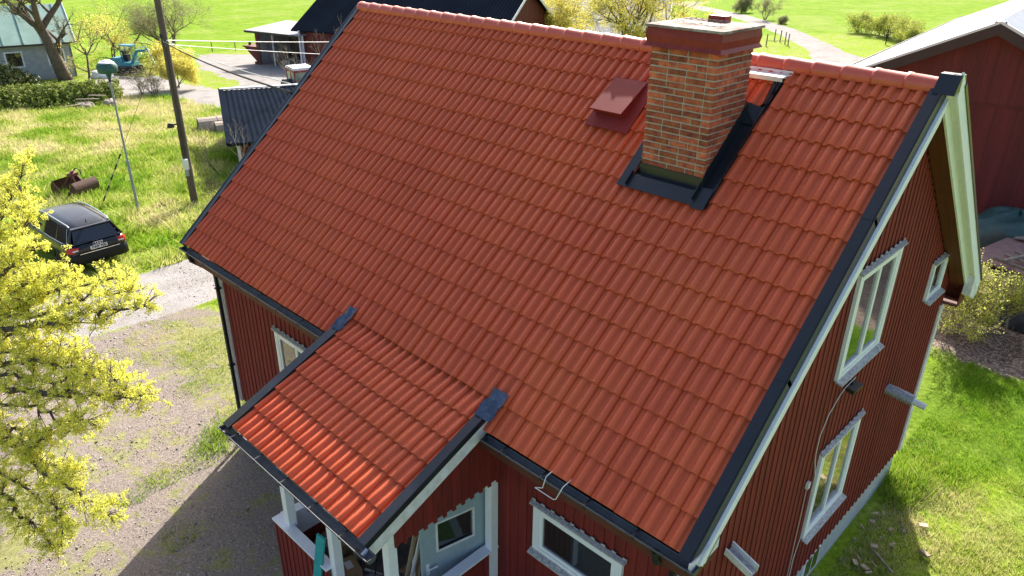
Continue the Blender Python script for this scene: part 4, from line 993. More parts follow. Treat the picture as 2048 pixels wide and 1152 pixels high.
HP = [(-19.8, 83.0, 2.0), (-18.3, 82.2, 1.7), (-16.9, 81.0, 1.9), (-15.6, 79.9, 2.2), (-14.6, 78.7, 2.0), (-13.4, 77.4, 2.2), (-12.4, 75.4, 2.3), (-11.3, 73.4, 2.0), (-10.2, 71.0, 2.2)]
HL = ['leftmost', 'second', 'third', 'fourth', 'middle', 'sixth', 'seventh', 'eighth', 'rightmost']
b0 = None
for i, (x, y, h) in enumerate(HP):
    tree('yellow_willow_shrub', HL[i]+' yellow willow shrub from the path in the ditch row', 'shrub', G(x, y), h*1.05, .03, 3, 'youngleaf', .06, 10, .34, seed=70+i, trunk_frac=.42, stems=6, bark='oldwood', group='yellow willow shrubs along the field ditch', leafdepth=2)
# evergreen hedge by the house: many clumps, single plants cannot be told apart
pts = []
for i in range(2600):
    t = RNG.uniform(0, 1); a, b_ = ((-48.6, 4.5), (-43.9, 14.2)); x = a[0]+(b_[0]-a[0])*t; y = a[1]+(b_[1]-a[1])*t
    u = RNG.normal(0, .9); pts.append((x-u*.9, y+u*.42, gz(x)+RNG.uniform(.1, 1.25)*(1-min(abs(u)/2.6, .8))*(1.2 if t > .12 else 1)))
V_, F_, r_ = leaf_cloud(pts, .085, 12, .17)
hg = thing('hedge', 'low spreading evergreen hedge in front of the big leaning tree', 'hedge', G(-46.2, 9.5)); np_mesh('foliage', V_, F_, 'hedgeleaf', rnd=r_, parent=hg)
pts = []
for i in range(700):
    a = RNG.uniform(0, 2*pi); q = RNG.uniform(0, 1)**.6*2.3; pts.append((-55.5+cos(a)*q*.8, 9.9+sin(a)*q, gz(-55)+RNG.uniform(.2, 2.3)*(1-q/3.2)))
V_, F_, r_ = leaf_cloud(pts, .11, 11, .25); jn = thing('juniper_bush', 'dark green spreading juniper in front of the grey house wall', 'bush', G(-55.5, 9.9)); np_mesh('foliage', V_, F_, 'juniper', rnd=r_, parent=jn)
tree('shrub', 'leafing garden shrub with pale bare stems at the back corner of the red house', 'shrub', (9.55, 15.0, -4.0), 2.0, .022, 4, 'springleaf', .022, 3, .10, seed=81, trunk_frac=.42, stems=14, bark='palewig', ang=.36, lean=(.0, 0, 1), leafdepth=1)
tree('shrub', 'pale-stemmed garden shrub leafing in front of the board pile', 'shrub', (10.35, 15.9, -4.0), 1.6, .018, 4, 'springleaf', .024, 5, .10, seed=82, trunk_frac=.38, stems=9, bark='palewig', ang=.5, leafdepth=1)
tree('shrub', 'small leafing shrub at the right edge below the board pile', 'shrub', (11.95, 15.4, -3.98), 1.2, .014, 3, 'youngleaf', .030, 12, .10, seed=83, trunk_frac=.42, stems=6, bark='palewig', ang=.45, leafdepth=2)
tree('bare_shrub', 'two or three dry sprigs standing in the bare soil above the lawn', 'shrub', (10.95, 14.5, -3.96), 1.0, .010, 2, None, 0, 0, 0, seed=84, trunk_frac=.5, stems=4, bark='twig', ang=.3)

# ================================================================ POLES AND WIRES
pole = thing('utility_pole', 'tall dark wooden utility pole with cables and a small meter box', 'utility pole', G(-16.22, 6.84))
z0 = gz(-16.2); mb = MB(); mb.tube([(-16.22, 6.84, z0-.2), (-16.22, 6.84, z0+4), (-16.22, 6.84, z0+8.4)], [.15, .135, .115], 12); mb.build('pole', 'polewood', pole)
mb = MB(); mb.box((-16.12, 6.60, z0+1.55), (-15.9, 6.75, z0+1.95)); mb.build('meter_box', 'plastic', pole)
mb = MB(); mb.box((-16.08, 6.62, z0+1.28), (-15.93, 6.72, z0+1.5)); mb.build('switch_box', 'grey', pole)
mb = MB(); mb.lathe((-16.2, 6.45, z0+3.22), [(.001, .16), (.09, .14), (.15, .0), (.02, -.02)], 10); mb.beam((-16.2, 6.7, z0+3.3), (-16.2, 6.5, z0+3.3), .05, .05); mb.build('cable_clamp', 'darkpl', pole)
mb = MB(); mb.tube([(-16.12, 6.66, z0+1.9), (-16.1, 6.66, z0+3.2)], .02, 5); mb.tube([(-16.05, 6.76, z0+1.95), (-16.06, 6.76, z0+6.2)], .018, 5); mb.build('conduit', 'darkpl', pole)
mb = MB(); mb.tube([(-16.3, 6.78, z0+6.2), (-16.0, 6.70, z0+6.3)], .05, 6); mb.tube([(-16.22, 6.7, z0+6.6), (-15.95, 6.66, z0+6.35), (-15.9, 6.7, z0+6.2)], .03, 5); mb.build('bracket', 'darkpl', pole)
def wire(name, label, a, b, sag, r=.012, matn='rubber', n=14):
    a, b = Vector(a), Vector(b); mb = MB(); mb.tube([a.lerp(b, i/n)-Vector((0, 0, sag*4*(i/n)*(1-i/n))) for i in range(n+1)], r, 5)
    return tag(mb.build(name, matn), label, 'cable')
top = z0+6.35; bw_ = Vector((-47.25, 30.09, 0))+Vector((.934, .357, 0)).normalized()*9.5
wire('service_cable', 'thick black cable from the pole down to the red house gable', (-16.1, 6.75, top), (-.10, 2.55, 2.42), .12, .022)
wire('service_cable', 'thin grey cable running just above the thick black one to the house', (-16.1, 6.85, top+.05), (-.10, 2.65, 2.55), .12, .010, 'galv')
wire('twisted_cable', 'bright twisted cable running level from the pole towards the roof, the upper one', (-16.1, 6.9, top+.05), (bw_.x, bw_.y+.3, -3.45), .10, .015, 'plastic')
wire('twisted_cable', 'bright cable running from the pole in front of the open shed, the lower one', (-16.1, 6.9, top-.1), (bw_.x, bw_.y+.4, -4.7), .10, .013, 'plastic')
# guy wire with striped guard
MT['guardyellow'] = mat('faded_yellow_plastic', (.55, .50, .20), None, 5, rough=.6)
gw = thing('guy_wire', 'thin guy wire of the pole with a black and yellow striped guard', 'wire', G(-18.3, 3.9))
A_, B_ = Vector((-18.35, 3.9, gz(-18.3))), Vector((-16.25, 6.8, z0+6.5))
mb = MB(); mb.tube([A_, B_], .008, 4); mb.build('wire', 'rust', gw)
for i in range(9):
    mb = MB(); mb.tube([A_.lerp(B_, .06+i*.032), A_.lerp(B_, .06+(i+1)*.032)], .032, 6); mb.build('guard_band', 'darkpl' if i % 2 == 0 else 'guardyellow', gw)
# lamp post
lamp = thing('lamp_post', 'slim grey lamp post with a green drum-shaped lamp head', 'street lamp', G(-16.87, 4.85))
z0 = gz(-16.87); X, Y = -16.87, 4.85
mb = MB(); mb.tube([(X, Y, z0-.1), (X, Y, z0+2.1)], .055, 10); mb.tube([(X, Y, z0+2.1), (X, Y, z0+5.2)], .040, 10); mb.tube([(X, Y, z0+2.02), (X, Y, z0+2.12)], .064, 10); mb.build('post', 'grey', lamp)
MT['lampgreen'] = mat('green_enamel', (.02, .10, .085), (.012, .07, .06), 8, rough=.5)
mb = MB(); mb.lathe((X, Y, z0+5.2), [(.05, -.02), (.09, .16), (.30, .20), (.34, .24), (.36, .44), (.27, .56)], 18); mb.build('shade', 'lampgreen', lamp)
mb = MB(); mb.lathe((X, Y, z0+5.2), [(.275, .555), (.20, .62), (.18, .60), (.16, .64), (.001, .66)], 18); mb.build('cover', 'oldwhite', lamp)
mb = MB(); mb.cyl((X, Y, z0+5.08), (X, Y, z0+5.32), .05); mb.build('collar', 'darkpl', lamp)

# ================================================================ VEHICLES
MT['carpaint'] = mat('black_car_paint', (.007, .009, .016), (.006, .008, .013), 2, rough=.18, spec=.4, coat=.12)
MT['carglass'] = mat('car_glass', (.006, .008, .014), None, 2, rough=.05, spec=.9)
MT['cladding'] = mat('dark_bumper_plastic', (.010, .011, .014), None, 4, rough=.5, spec=.25)
MT['redlamp'] = mat('tail_lamp_red', (.55, .01, .012), (.40, .006, .01), 9, rough=.15)
MT['chrome'] = mat('chrome', (.75, .76, .78), None, 3, rough=.18, metal=.9)
MT['whitecar'] = mat('silver_paint', (.55, .57, .60), None, 2, rough=.3, metal=.3)
MT['plate'] = mat('plate_white', (.75, .75, .75), None, 3, rough=.5)
def text(body, size, depth, M, matn, parent, name='lettering', bold=False):
    cu = bpy.data.curves.new(name, 'FONT'); cu.body = body; cu.size = size; cu.extrude = depth; cu.align_x = 'CENTER'; cu.align_y = 'CENTER'
    if bold: cu.offset = size*.02
    tmp = bpy.data.objects.new('tmp', cu); COL.objects.link(tmp)
    bpy.context.view_layer.update(); dg = bpy.context.evaluated_depsgraph_get(); me = bpy.data.meshes.new_from_object(tmp.evaluated_get(dg))
    bpy.data.objects.remove(tmp); o = bpy.data.objects.new(name, me); me.name = name; me.transform(M); me.materials.clear(); me.materials.append(MT[matn]); COL.objects.link(o)
    o.parent = parent; W[o] = W[parent]; return o
def estate_car(name, label, loc, rz, paint, detail=True, group=None):
    """front along +x, origin on the ground under the middle of the rear bumper"""
    t = thing(name, label, 'car', loc, rz, group); LN = 4.8
    # lower body lofted along x: (x, half width, sill z, belt z, crown z)
    ST = [(0.0, .72, .42, .80, .84), (.05, .84, .34, .86, .90), (.16, .89, .30, .93, .97), (.45, .915, .27, .97, 1.0), (1.0, .925, .25, .96, 1.0), (1.8, .93, .24, .94, .98), (2.6, .93, .24, .92, .96),
          (3.3, .925, .24, .90, .95), (3.7, .915, .25, .86, .93), (4.2, .89, .28, .76, .84), (4.55, .82, .32, .66, .74), (4.74, .70, .36, .56, .62), (4.8, .58, .40, .50, .54)]
    def sec(x, w, z0, z1, zc):
        h = [(w*.86, z0), (w*.97, z0+.07), (w, z0+.22), (w*1.0, (z0+z1)/2+.05), (w*.975, z1-.05), (w*.93, z1), (w*.62, zc), (0, zc+.012)]
        return [(x, -a, z) for a, z in h]+[(x, a, z) for a, z in h[-2::-1]]
    S = [sec(*s_) for s_ in ST]; n = len(S[0]); mb = MB()
    vs = [p for s_ in S for p in s_]; fs = [(i*n+j, (i+1)*n+j, (i+1)*n+j+1, i*n+j+1) for i in range(len(S)-1) for j in range(n-1)]
    mb.add(vs, fs, .5, True); mb.add(S[0], [tuple(range(n))], .5); mb.add(S[-1], [tuple(range(n))[::-1]], .5)
    mb.add([p for s_ in S for p in (s_[0], s_[-1])], [(2*i, 2*i+1, 2*i+3, 2*i+2) for i in range(len(S)-1)], .5)
    # roof shell
    R0 = [(.32, .60, 1.405), (.42, .64, 1.44), (1.0, .665, 1.475), (1.9, .67, 1.485), (2.6, .65, 1.46), (2.92, .61, 1.415)]
    rs_ = [[(x, -w, z-.035), (x, -w*.93, z), (x, -w*.5, z+.018), (x, 0, z+.024), (x, w*.5, z+.018), (x, w*.93, z), (x, w, z-.035)] for x, w, z in R0]
    mb.add([p for r in rs_ for p in r], [(i*7+j, (i+1)*7+j, (i+1)*7+j+1, i*7+j+1) for i in range(5) for j in range(6)], .5, True)
    # pillars
    for s_ in (-1, 1):
        for (a, b_, w_) in (((.10, .80, .97), (.345, .615, 1.40), .10), ((1.02, .875, .95), (1.08, .668, 1.44), .05), ((2.02, .88, .94), (1.98, .668, 1.455), .07), ((3.62, .80, .92), (2.86, .625, 1.40), .06)):
            A = Vector((a[0], s_*a[1], a[2])); B = Vector((b_[0], s_*b_[1], b_[2])); mb.prism([A, A+Vector((w_*1.3, 0, 0)), B+Vector((w_, 0, 0)), B], (0, -s_*.03, 0), .5)
        mb.beam((.05+.1, s_*.82, .965), (.37, s_*.60, 1.405), .14, .04, up_=(0, s_, .4), rnd=.5)
    mb.beam((.335, -.62, 1.415), (.335, .62, 1.415), .17, .035, rnd=.5)       # roof spoiler lip
    body = mb.build('body', paint, t, world=False)
    g = MB()
    rb = [(.075, -.70, .97), (.075, .70, .97), (.33, .565, 1.395), (.33, -.565, 1.395)]; g.add(rb, [(0, 3, 2, 1)]); g.build('rear_window', 'carglass', t, world=False)
    g = MB(); g.add([(3.66, -.78, .93), (3.66, .78, .93), (2.90, .60, 1.41), (2.90, -.60, 1.41)], [(0, 1, 2, 3)]); g.build('windscreen', 'carglass', t, world=False)
    for s_ in (-1, 1):
        for (a, b_, c_, d_) in (((.28, .83, .975), (1.04, .868, .965), (1.06, .664, 1.43), (.50, .645, 1.415)), ((1.10, .872, .965), (2.02, .876, .955), (1.98, .662, 1.445), (1.12, .664, 1.43)), ((2.10, .876, .955), (3.46, .81, .935), (2.84, .63, 1.41), (2.06, .662, 1.445))):
            g = MB(); q = [(p[0], s_*p[1], p[2]) for p in (a, b_, c_, d_)]; g.add(q, [(0, 1, 2, 3) if s_ < 0 else (3, 2, 1, 0)]); g.build('side_window', 'carglass', t, world=False)
    for x in (.95, 3.75):
        for s_ in (-1, 1):
            g = MB(); g.lathe((x, s_*.76, .335), [(.22, -.09), (.31, -.11), (.335, -.08), (.335, .08), (.31, .11), (.22, .09)], 22, axis=(0, 1, 0)); wh = g.build('wheel', 'rubber', t, world=False)
            g = MB(); g.lathe((x, s_*.76, .335), [(.215, s_*.10), (.20, s_*.13), (.05, s_*.09), (.001, s_*.10)], 16, axis=(0, 1, 0))
            for k in range(7): a = 2*pi*k/7; g.beam((x, s_*.885, .335), (x+cos(a)*.2, s_*.89, .335+sin(a)*.2), .035, .02, up_=(0, 1, 0))
            g.build('rim', 'whitecar', wh, world=False)
            g = MB(); n = 14; P = [(x+cos(pi*k/n)*.40, s_*.905, .33+sin(pi*k/n)*.40) for k in range(n+1)]; P2 = [(x+cos(pi*k/n)*.355, s_*.94, .33+sin(pi*k/n)*.355) for k in range(n+1)]
            g.add(P+P2, [(k, k+1, n+2+k, n+1+k) for k in range(n)], .5, True); g.add([(x+cos(pi*k/n)*.355, s_*.925, .33+sin(pi*k/n)*.355) for k in range(n+1)]+[(x-.355, s_*.925, .22), (x+.355, s_*.925, .22)][::1], [tuple(range(n+1))+(n+1, n+2)], .5); g.build('wheel_arch', 'cladding', t, world=False)
    g = MB()
    secs = []
    for (y, x) in ((-.93, .62), (-.93, .30), (-.88, .06), (-.70, -.02), (0, -.05), (.70, -.02), (.88, .06), (.93, .30), (.93, .62)):
        secs.append([(x, y, .30), (x-.035, y*1.012, .36), (x-.04, y*1.015, .55), (x+.0, y*1.0, .66)])
    g.add([p for s_ in secs for p in s_], [(i*4+j, i*4+j+1, (i+1)*4+j+1, (i+1)*4+j) for i in range(8) for j in range(3)], .5, True)
    g.add([p for s_ in secs for p in (s_[3], (max(s_[3][0], .08)+.05, s_[3][1]*.93, .665))], [(2*i, 2*i+1, 2*i+3, 2*i+2) for i in range(8)], .5)
    g.build('bumper', 'cladding', t, world=False)
    for s_ in (-1, 1):
        g = MB(); P = [(-.01+.045, .60, .735), (.0+.045, .60, .88), (.03+.04, .80, .90), (.20, .905, .90), (.20, .925, .735), (.02+.03, .87, .735)]
        P = [(x, s_*y, z) for x, y, z in P]; o_ = Vector((-.035, 0, 0))
        g.add([Vector(p)+o_ for p in P], [(0, 1, 2, 5) if s_ > 0 else (5, 2, 1, 0), (5, 2, 3, 4) if s_ > 0 else (4, 3, 2, 5)], .5); g.add([Vector(P[1])+o_, Vector(P[2])+o_, Vector(P[3])+o_, (.16, s_*.6, .905)], [(0, 1, 2, 3), (3, 2, 1, 0)], .5)
        tl = g.build('tail_light', 'redlamp', t, world=False)
        g = MB(); g.add([(-.003, s_*.62, .785), (-.003, s_*.80, .785), (.005, s_*.80, .825), (.005, s_*.62, .825)], [(0, 1, 2, 3), (3, 2, 1, 0)]); g.build('reflector', 'plastic', tl, world=False)
        g = MB(); g.tube([(.42, s_*.60, 1.455), (.52, s_*.605, 1.50), (1.3, s_*.63, 1.53), (2.2, s_*.63, 1.53), (2.75, s_*.60, 1.475)], .020, 6); g.build('roof_rail', 'chrome', t, world=False)
        g = MB(); g.tube([(.26, s_*.835, .965), (1.5, s_*.888, .955), (3.5, s_*.82, .93)], .010, 4); g.tube([(.26, s_*.835, .965), (.47, s_*.65, 1.41)], .010, 4); g.build('window_trim', 'chrome', t, world=False)
        g = MB(); g.obox((3.28, s_*.93, .93), (.12, 0, 0), (0, s_*.18, .02), (0, 0, .14)); g.build('mirror', paint, t, world=False)
    g = MB(); g.beam((-.06, -.62, .685), (-.06, .62, .685), .03, .02); g.beam((-.03, -.5, .315), (-.03, .5, .315), .02, .02); g.build('chrome_strip', 'chrome', t, world=False)
    if detail:
        R = Matrix(((0, 0, -1), (-1, 0, 0), (0, 1, 0))).to_4x4()      # text x -> -y ; text y -> +z ; normal -> -x
        g = MB(); g.obox((-.020, -.26, .735), (.012, 0, 0), (0, .52, 0), (.004, 0, .115), .5); pl = g.build('number_plate', 'plate', t, world=False)
        text('TWF 930', .118, .002, Matrix.Translation((-.026, 0, .79)) @ R, 'darkpl', pl, bold=True)
        g = MB()
        for k in range(4):
            cy = .105-k*.07; g.tube([(.052, cy+cos(2*pi*j/14)*.043, .905+sin(2*pi*j/14)*.043) for j in range(15)], .009, 4, cap=False)
        for v_i, v_ in enumerate(g.v): pass
        g.v = [(x-.035+.0, y, z) for x, y, z in g.v]; g.build('badge', 'chrome', t, world=False)
        g = MB(); g.tube([(.075, -.02, .96), (.05, .03, .985), (.085, .46, 1.03)], .012, 4); g.build('rear_wiper', 'darkpl', t, world=False)
        g = MB(); g.lathe((.60, 0, 1.47), [(.03, 0), (.015, .05), (.001, .09)], 8); g.build('aerial', 'darkpl', t, world=False)
        for yy in (-.62, .66):
            g = MB(); g.cyl((-.02, yy, .285), (.12, yy, .285), .035); g.build('exhaust', 'chrome', t, world=False)
        g = MB(); g.tube([(.1, 0, .30), (-.10, 0, .29), (-.13, 0, .36)], .02, 6); g.lathe((-.13, 0, .37), [(.001, .03), (.025, .02), (.028, 0), (.02, -.02)], 8); g.build('tow_bar', 'chrome', t, world=False)
    return t
car = estate_car('parked_estate_car', 'black estate car with chrome roof rails parked on the grass beside the yellow tree', (-11.85, 1.78, gz(-11.9)), radians(183.0), 'carpaint')
estate_car('parked_silver_car', 'silver car mostly hidden behind the yellow maple blossom at the left edge', (-9.9, -3.6, gz(-10)), radians(172), 'whitecar', detail=False)

# orange-peel grab bucket lying in the grass
gb = thing('grab_bucket', 'rusty two-shell grab bucket lying in the grass behind the black car', 'grab bucket', G(-21.6, 4.1), radians(25)); gb.scale = (.8, .8, .8)
for s_ in (-1, 1):
    mb = MB(); n = 9; R_ = .48; C0 = (s_*.40, 0, .42); prof = [(C0[0]+s_*(-.0)+cos(radians(a))*R_*s_, C0[2]+sin(radians(a))*R_) for a in np.linspace(-125, 60, n)]
    vs = [(x, y, max(z, -.02)) for y in (-.75, .75) for x, z in prof]; mb.add(vs, [(i, i+1, n+i+1, n+i) for i in range(n-1)], .5, True)
    vs2 = [(x*.96, y, max(z, 0)) for y in (-.74, .74) for x, z in [((p[0]-C0[0])*.95+C0[0], (p[1]-C0[2])*.95+C0[2]) for p in prof]]; mb.add(vs2, [(n+i, n+i+1, i+1, i) for i in range(n-1)], .5, True)
    for y in (-.75, .73): mb.prism([(x, y, max(z, -.02)) for x, z in prof], (0, .02, 0), .5)
    mb.build('shell', 'rust', gb, world=False)
MT['redrust'] = mat('faded_red_steel', (.20, .06, .045), (.10, .04, .03), 12, rough=.8)
mb = MB()
for s_ in (-1, 1):
    for y in (-.25, .25): mb.beam((s_*.5, y, .45), (s_*.10, y*.5, 1.05), .07, .07)
mb.box((-.16, -.22, .98), (.16, .22, 1.14)); mb.cyl((0, 0, 1.12), (0, 0, 1.26), .09); mb.build('frame', 'redrust', gb, world=False)
mb = MB(); mb.tube([(.05, 0, 1.2), (.2, .1, 1.42), (.42, .15, 1.30), (.38, .2, .95)], .025, 5); mb.tube([(0, .05, 1.2), (.15, .2, 1.38), (.35, .25, 1.2)], .02, 5); mb.build('hose', 'rubber', gb, world=False)

MC = bpy.data.materials.new('clear_glass'); MC.use_nodes = True; _n = MC.node_tree.nodes; _l = MC.node_tree.links
_t = _n.new('ShaderNodeBsdfTransparent'); _g = _n.new('ShaderNodeBsdfGlossy'); _g.inputs['Roughness'].default_value = .05; _m = _n.new('ShaderNodeMixShader'); _m.inputs[0].default_value = .25
_l.new(_t.outputs[0], _m.inputs[1]); _l.new(_g.outputs[0], _m.inputs[2]); _l.new(_m.outputs[0], _n['Material Output'].inputs[0]); MT['clearglass'] = MC
# mini excavator
MT['exblue'] = mat('turquoise_machine_paint', (.04, .24, .33), (.03, .17, .24), 6, rough=.5)
ex = thing('excavator', 'small turquoise excavator with folded arm parked on the drive', 'excavator', G(-57.0, 19.7), radians(38))
for s_ in (-1, 1):
    mb = MB(); mb.tube([(-1.0, s_*.62, .22), (-1.12, s_*.62, .30), (-1.0, s_*.62, .45), (1.0, s_*.62, .45), (1.12, s_*.62, .30), (1.0, s_*.62, .22), (-1.0, s_*.62, .22)], .16, 8, cap=False); mb.box((-1, s_*.62-.14, .15), (1, s_*.62+.14, .5)); mb.build('track', 'rubber', ex, world=False)
mb = MB(); mb.box((-.5, -.5, .35), (.5, .5, .62)); mb.build('undercarriage', 'rust', ex, world=False)
mb = MB(); mb.prism([(-1.05, -.62, .62), (-1.15, -.55, .70), (-1.15, -.5, 1.15), (-.95, -.5, 1.3), (-.25, -.5, 1.3), (-.1, -.55, .95), (.75, -.55, .9), (.75, -.55, .62)], (0, 1.15, 0), .5); mb.build('body', 'exblue', ex, world=False)
cb = MB(); x0, x1, y0, y1, zb, zt = -.35, .72, -.05, .62, .95, 2.25
for (x, y) in ((x0, y0), (x1, y0), (x0, y1), (x1, y1)): cb.beam((x, y, zb), (x*.93, y, zt), .06, .06)
cb.box((x0-.05, y0-.05, zt-.03), (x1+.02, y1+.05, zt+.06)); cb.beam((x0, y0, 1.4), (x0, y1, 1.4), .05, .05); cb.beam((x0, y1, 1.4), (x1, y1, 1.4), .05, .05)
cab = cb.build('cab', 'exblue', ex, world=False)
cb = MB(); cb.box((-.25, .05, .95), (.15, .5, 1.5)); cb.box((-.28, .05, 1.3), (-.15, .5, 1.8)); cb.build('seat', 'rubber', cab, world=False)
for (P) in ([(x0, y0+.03, zb), (x0, y1-.03, zb), (x0, y1-.03, zt-.05), (x0, y0+.03, zt-.05)], [(x0+.03, y1, 1.43), (x1-.03, y1, 1.43), (x1-.08, y1, zt-.05), (x0+.03, y1, zt-.05)]):
    cb = MB(); cb.prism(P, (Vector(P[1])-Vector(P[0])).cross(Vector(P[3])-Vector(P[0])).normalized()*.01); cb.build('pane', 'clearglass', cab, world=False)
mb = MB(); mb.beam((.7, -.3, .85), (1.35, -.3, 1.95), .2, .22, up_=(0, 1, 0)); mb.beam((1.30, -.3, 1.9), (2.35, -.3, 2.0), .18, .2, up_=(0, 1, 0)); mb.build('boom', 'exblue', ex, world=False)
mb = MB(); mb.beam((2.25, -.3, 2.15), (2.75, -.3, .75), .15, .2, up_=(0, 1, 0)); mb.build('stick', 'exblue', ex, world=False)
mb = MB(); mb.tube([(1.0, -.3, 1.0), (1.7, -.3, 1.75)], .05, 6); mb.tube([(1.5, -.3, 2.15), (2.25, -.3, 2.3)], .045, 6); mb.build('ram', 'galv', ex, world=False)
mb = MB(); mb.prism([(2.7, -.52, .85), (2.9, -.52, .75), (2.85, -.52, .35), (2.55, -.52, .25), (2.4, -.52, .45)], (0, .44, 0)); mb.build('bucket', 'rust', ex, world=False)
mb = MB(); mb.box((-1.5, -.65, .15), (-1.42, .65, .5)); mb.beam((-1.4, -.3, .3), (-.6, -.3, .4), .08, .08); mb.beam((-1.4, .3, .3), (-.6, .3, .4), .08, .08); mb.build('dozer_blade', 'exblue', ex, world=False)

# tractor half hidden behind the house roof
MT['tractorred'] = mat('tractor_red', (.22, .012, .03), (.16, .01, .022), 5, rough=.45)
MT['greenglass'] = mat('tinted_cab_glass', (.20, .32, .28), (.12, .20, .18), 1.5, rough=.1, spec=.8)
tr = thing('tractor', 'dark red tractor with a white cab roof beside the small shed', 'tractor', G(-32.2, 21.7), radians(-12))
mb = MB(); mb.box((-.75, -.72, 2.28), (.85, .72, 2.36)); mb.box((-.68, -.66, 2.36), (.78, .66, 2.42)); mb.build('roof', 'oldwhite', tr, world=False)
mb = MB(); mb.box((-.78, -.75, 2.16), (.88, .75, 2.279))
for (x, y) in ((-.7, -.66), (.78, -.66), (-.7, .66), (.78, .66), (.1, -.66), (.1, .66)): mb.beam((x, y, 1.0), (x, y, 2.2), .07, .07, up_=(1, 0, 0))
mb.box((-.7, -.68, .85), (.8, .68, 1.12)); mb.build('cab', 'tractorred', tr, world=False)
for (a, b_) in (((-.64, -.66), (.05, -.66)), ((.15, -.66), (.73, -.66)), ((-.64, .66), (.05, .66)), ((.15, .66), (.73, .66)), ((-.7, -.6), (-.7, .6)), ((.78, -.6), (.78, .6))):
    mb = MB(); mb.beam((a[0], a[1], 1.66), (b_[0], b_[1], 1.66), .012, 1.04); mb.build('pane', 'greenglass', tr, world=False)
mb = MB(); mb.box((.8, -.42, .85), (2.3, .42, 1.45)); mb.box((2.3, -.38, .9), (2.38, .38, 1.4)); mb.build('hood', 'tractorred', tr, world=False)
for (x, y, r, w_) in ((-.1, -.85, .78, .22), (-.1, .85, .78, .22), (1.9, -.7, .48, .14), (1.9, .7, .48, .14)):
    mb = MB(); mb.lathe((x, y, r), [(r*.5, -w_*.8), (r*.85, -w_), (r, -w_*.8), (r, w_*.8), (r*.85, w_), (r*.5, w_*.8)], 20, axis=(0, 1, 0)); wh = mb.build('wheel', 'rubber', tr, world=False)
    mb = MB(); mb.lathe((x, y, r), [(r*.5, w_*.5), (.1, w_*.3), (.001, w_*.3)], 14, axis=(0, 1, 0)); mb.lathe((x, y, r), [(r*.5, -w_*.5), (.1, -w_*.3), (.001, -w_*.3)], 14, axis=(0, 1, 0)); mb.build('rim', 'oldwhite', wh, world=False)
for y in (-.85, .85):
    mb = MB(); P = [(-.1+cos(radians(a))*.88, .78+sin(radians(a))*.88) for a in np.linspace(15, 165, 9)]; vs = [(x, y+s_, z) for s_ in (-.26, .26) for x, z in P]
    mb.add(vs, [(i, i+1, 9+i+1, 9+i) for i in range(8)], .5, True); mb.add([(x, y_, z-.04) for x, y_, z in vs], [(9+i, 9+i+1, i+1, i) for i in range(8)], .5, True); mb.build('fender', 'darkpl', tr, world=False)
# ================================================================ OTHER BUILDINGS
def ribbed(mb, o, u, v, n, wid, ln, pitch=.25, h=.03, prof='box'):
    """profiled sheet: ribs run along v"""
    o, u, v, n = map(Vector, (o, u, v, n)); k = int(wid/pitch)
    pts = []
    for i in range(k+1):
        x = i*pitch
        for dx, z in ((0, 0), (.55*pitch, 0), (.62*pitch, h), (.93*pitch, h)):
            if x+dx <= wid: pts.append((x+dx, z))
    pts.append((wid, 0)); m_ = len(pts)
    vs = [o+u*x+n*z for x, z in pts]+[o+u*x+n*z+v*ln for x, z in pts]
    mb.add(vs, [(i, i+1, m_+i+1, m_+i) for i in range(m_-1)], .5)
MT['roofdark'] = mat('dark_sheet_roof', (.013, .018, .028), (.010, .013, .020), .6, rough=.9, spec=0.)
MT['roofgrey'] = mat('grey_fibre_roof', (.30, .30, .32), (.20, .20, .22), 1.5, rough=.85, bump=.2, bscale=6)
MT['roofgreen'] = mat('pale_green_roof', (.24, .38, .32), (.18, .30, .26), .8, rough=.6)
MT['roofpale'] = mat('bright_sheet_roof', (.72, .73, .75), (.60, .61, .64), 1.5, rough=.5)
MT['solar'] = mat('solar_panel', (.01, .02, .07), (.008, .015, .05), 2, rough=.15, spec=.8)
MT['render'] = mat('grey_render', (.40, .42, .46), (.30, .32, .36), 2.5, rough=.9)
MT['innerwall'] = mat('pale_boarding', (.34, .36, .40), (.26, .27, .30), 3, rough=.85, attr=.2)
Zv = Vector((0, 0, 1))
# ---- long barn with dark roof + open shed
E0 = Vector((-47.25, 30.09, 0)); D_ = Vector((.934, .357, 0)).normalized(); N2 = Vector((-D_.y, D_.x, 0))
BPI = radians(28); bu = N2*cos(BPI)+Zv*sin(BPI); bn = -N2*sin(BPI)+Zv*cos(BPI)
barn = thing('long_barn', 'long red barn with a dark blue-black roof behind the house at the top', 'barn', (-38, 36, -6.2))
mb = MB(); o = E0+Zv*-3.2; LNB = 19.3; ribbed(mb, o, D_, bu, bn, LNB, 8.0, .30, .03); mb.obox(o-bn*.10, D_*LNB, bu*8.0, bn*.09)
bu2 = -N2*cos(BPI)+Zv*sin(BPI); bn2 = N2*sin(BPI)+Zv*cos(BPI); o2 = o+N2*(16*cos(BPI)); ribbed(mb, o2, D_, bu2, bn2, LNB, 8.0, .3, .03); mb.obox(o2-bn2*.10, D_*LNB, bu2*8.0, bn2*.09)
mb.build('roof', 'roofdark', barn)
wl0 = E0+D_*.5+N2*.45; hw = 16*cos(BPI)/2-.45
mb = MB(); cladding(mb, wl0, D_, -N2, LNB-1.0, lambda x: gz((wl0+D_*x).x)-.1, lambda x: -3.05, [(3.2, 4.2, -5.3, -4.35)], pitch=.5, bw=.12); mb.build('front_wall', 'barnred', barn)
wr = wl0+D_*(LNB-1.0)
mb = MB(); P = [wr+Zv*gz(wr.x), wr+N2*2*hw+Zv*-5.8, wr+N2*2*hw+Zv*-3.1, wr+N2*hw+Zv*(-3.1+hw*tan(BPI)), wr+Zv*-3.1]; mb.prism(P, D_*.06)
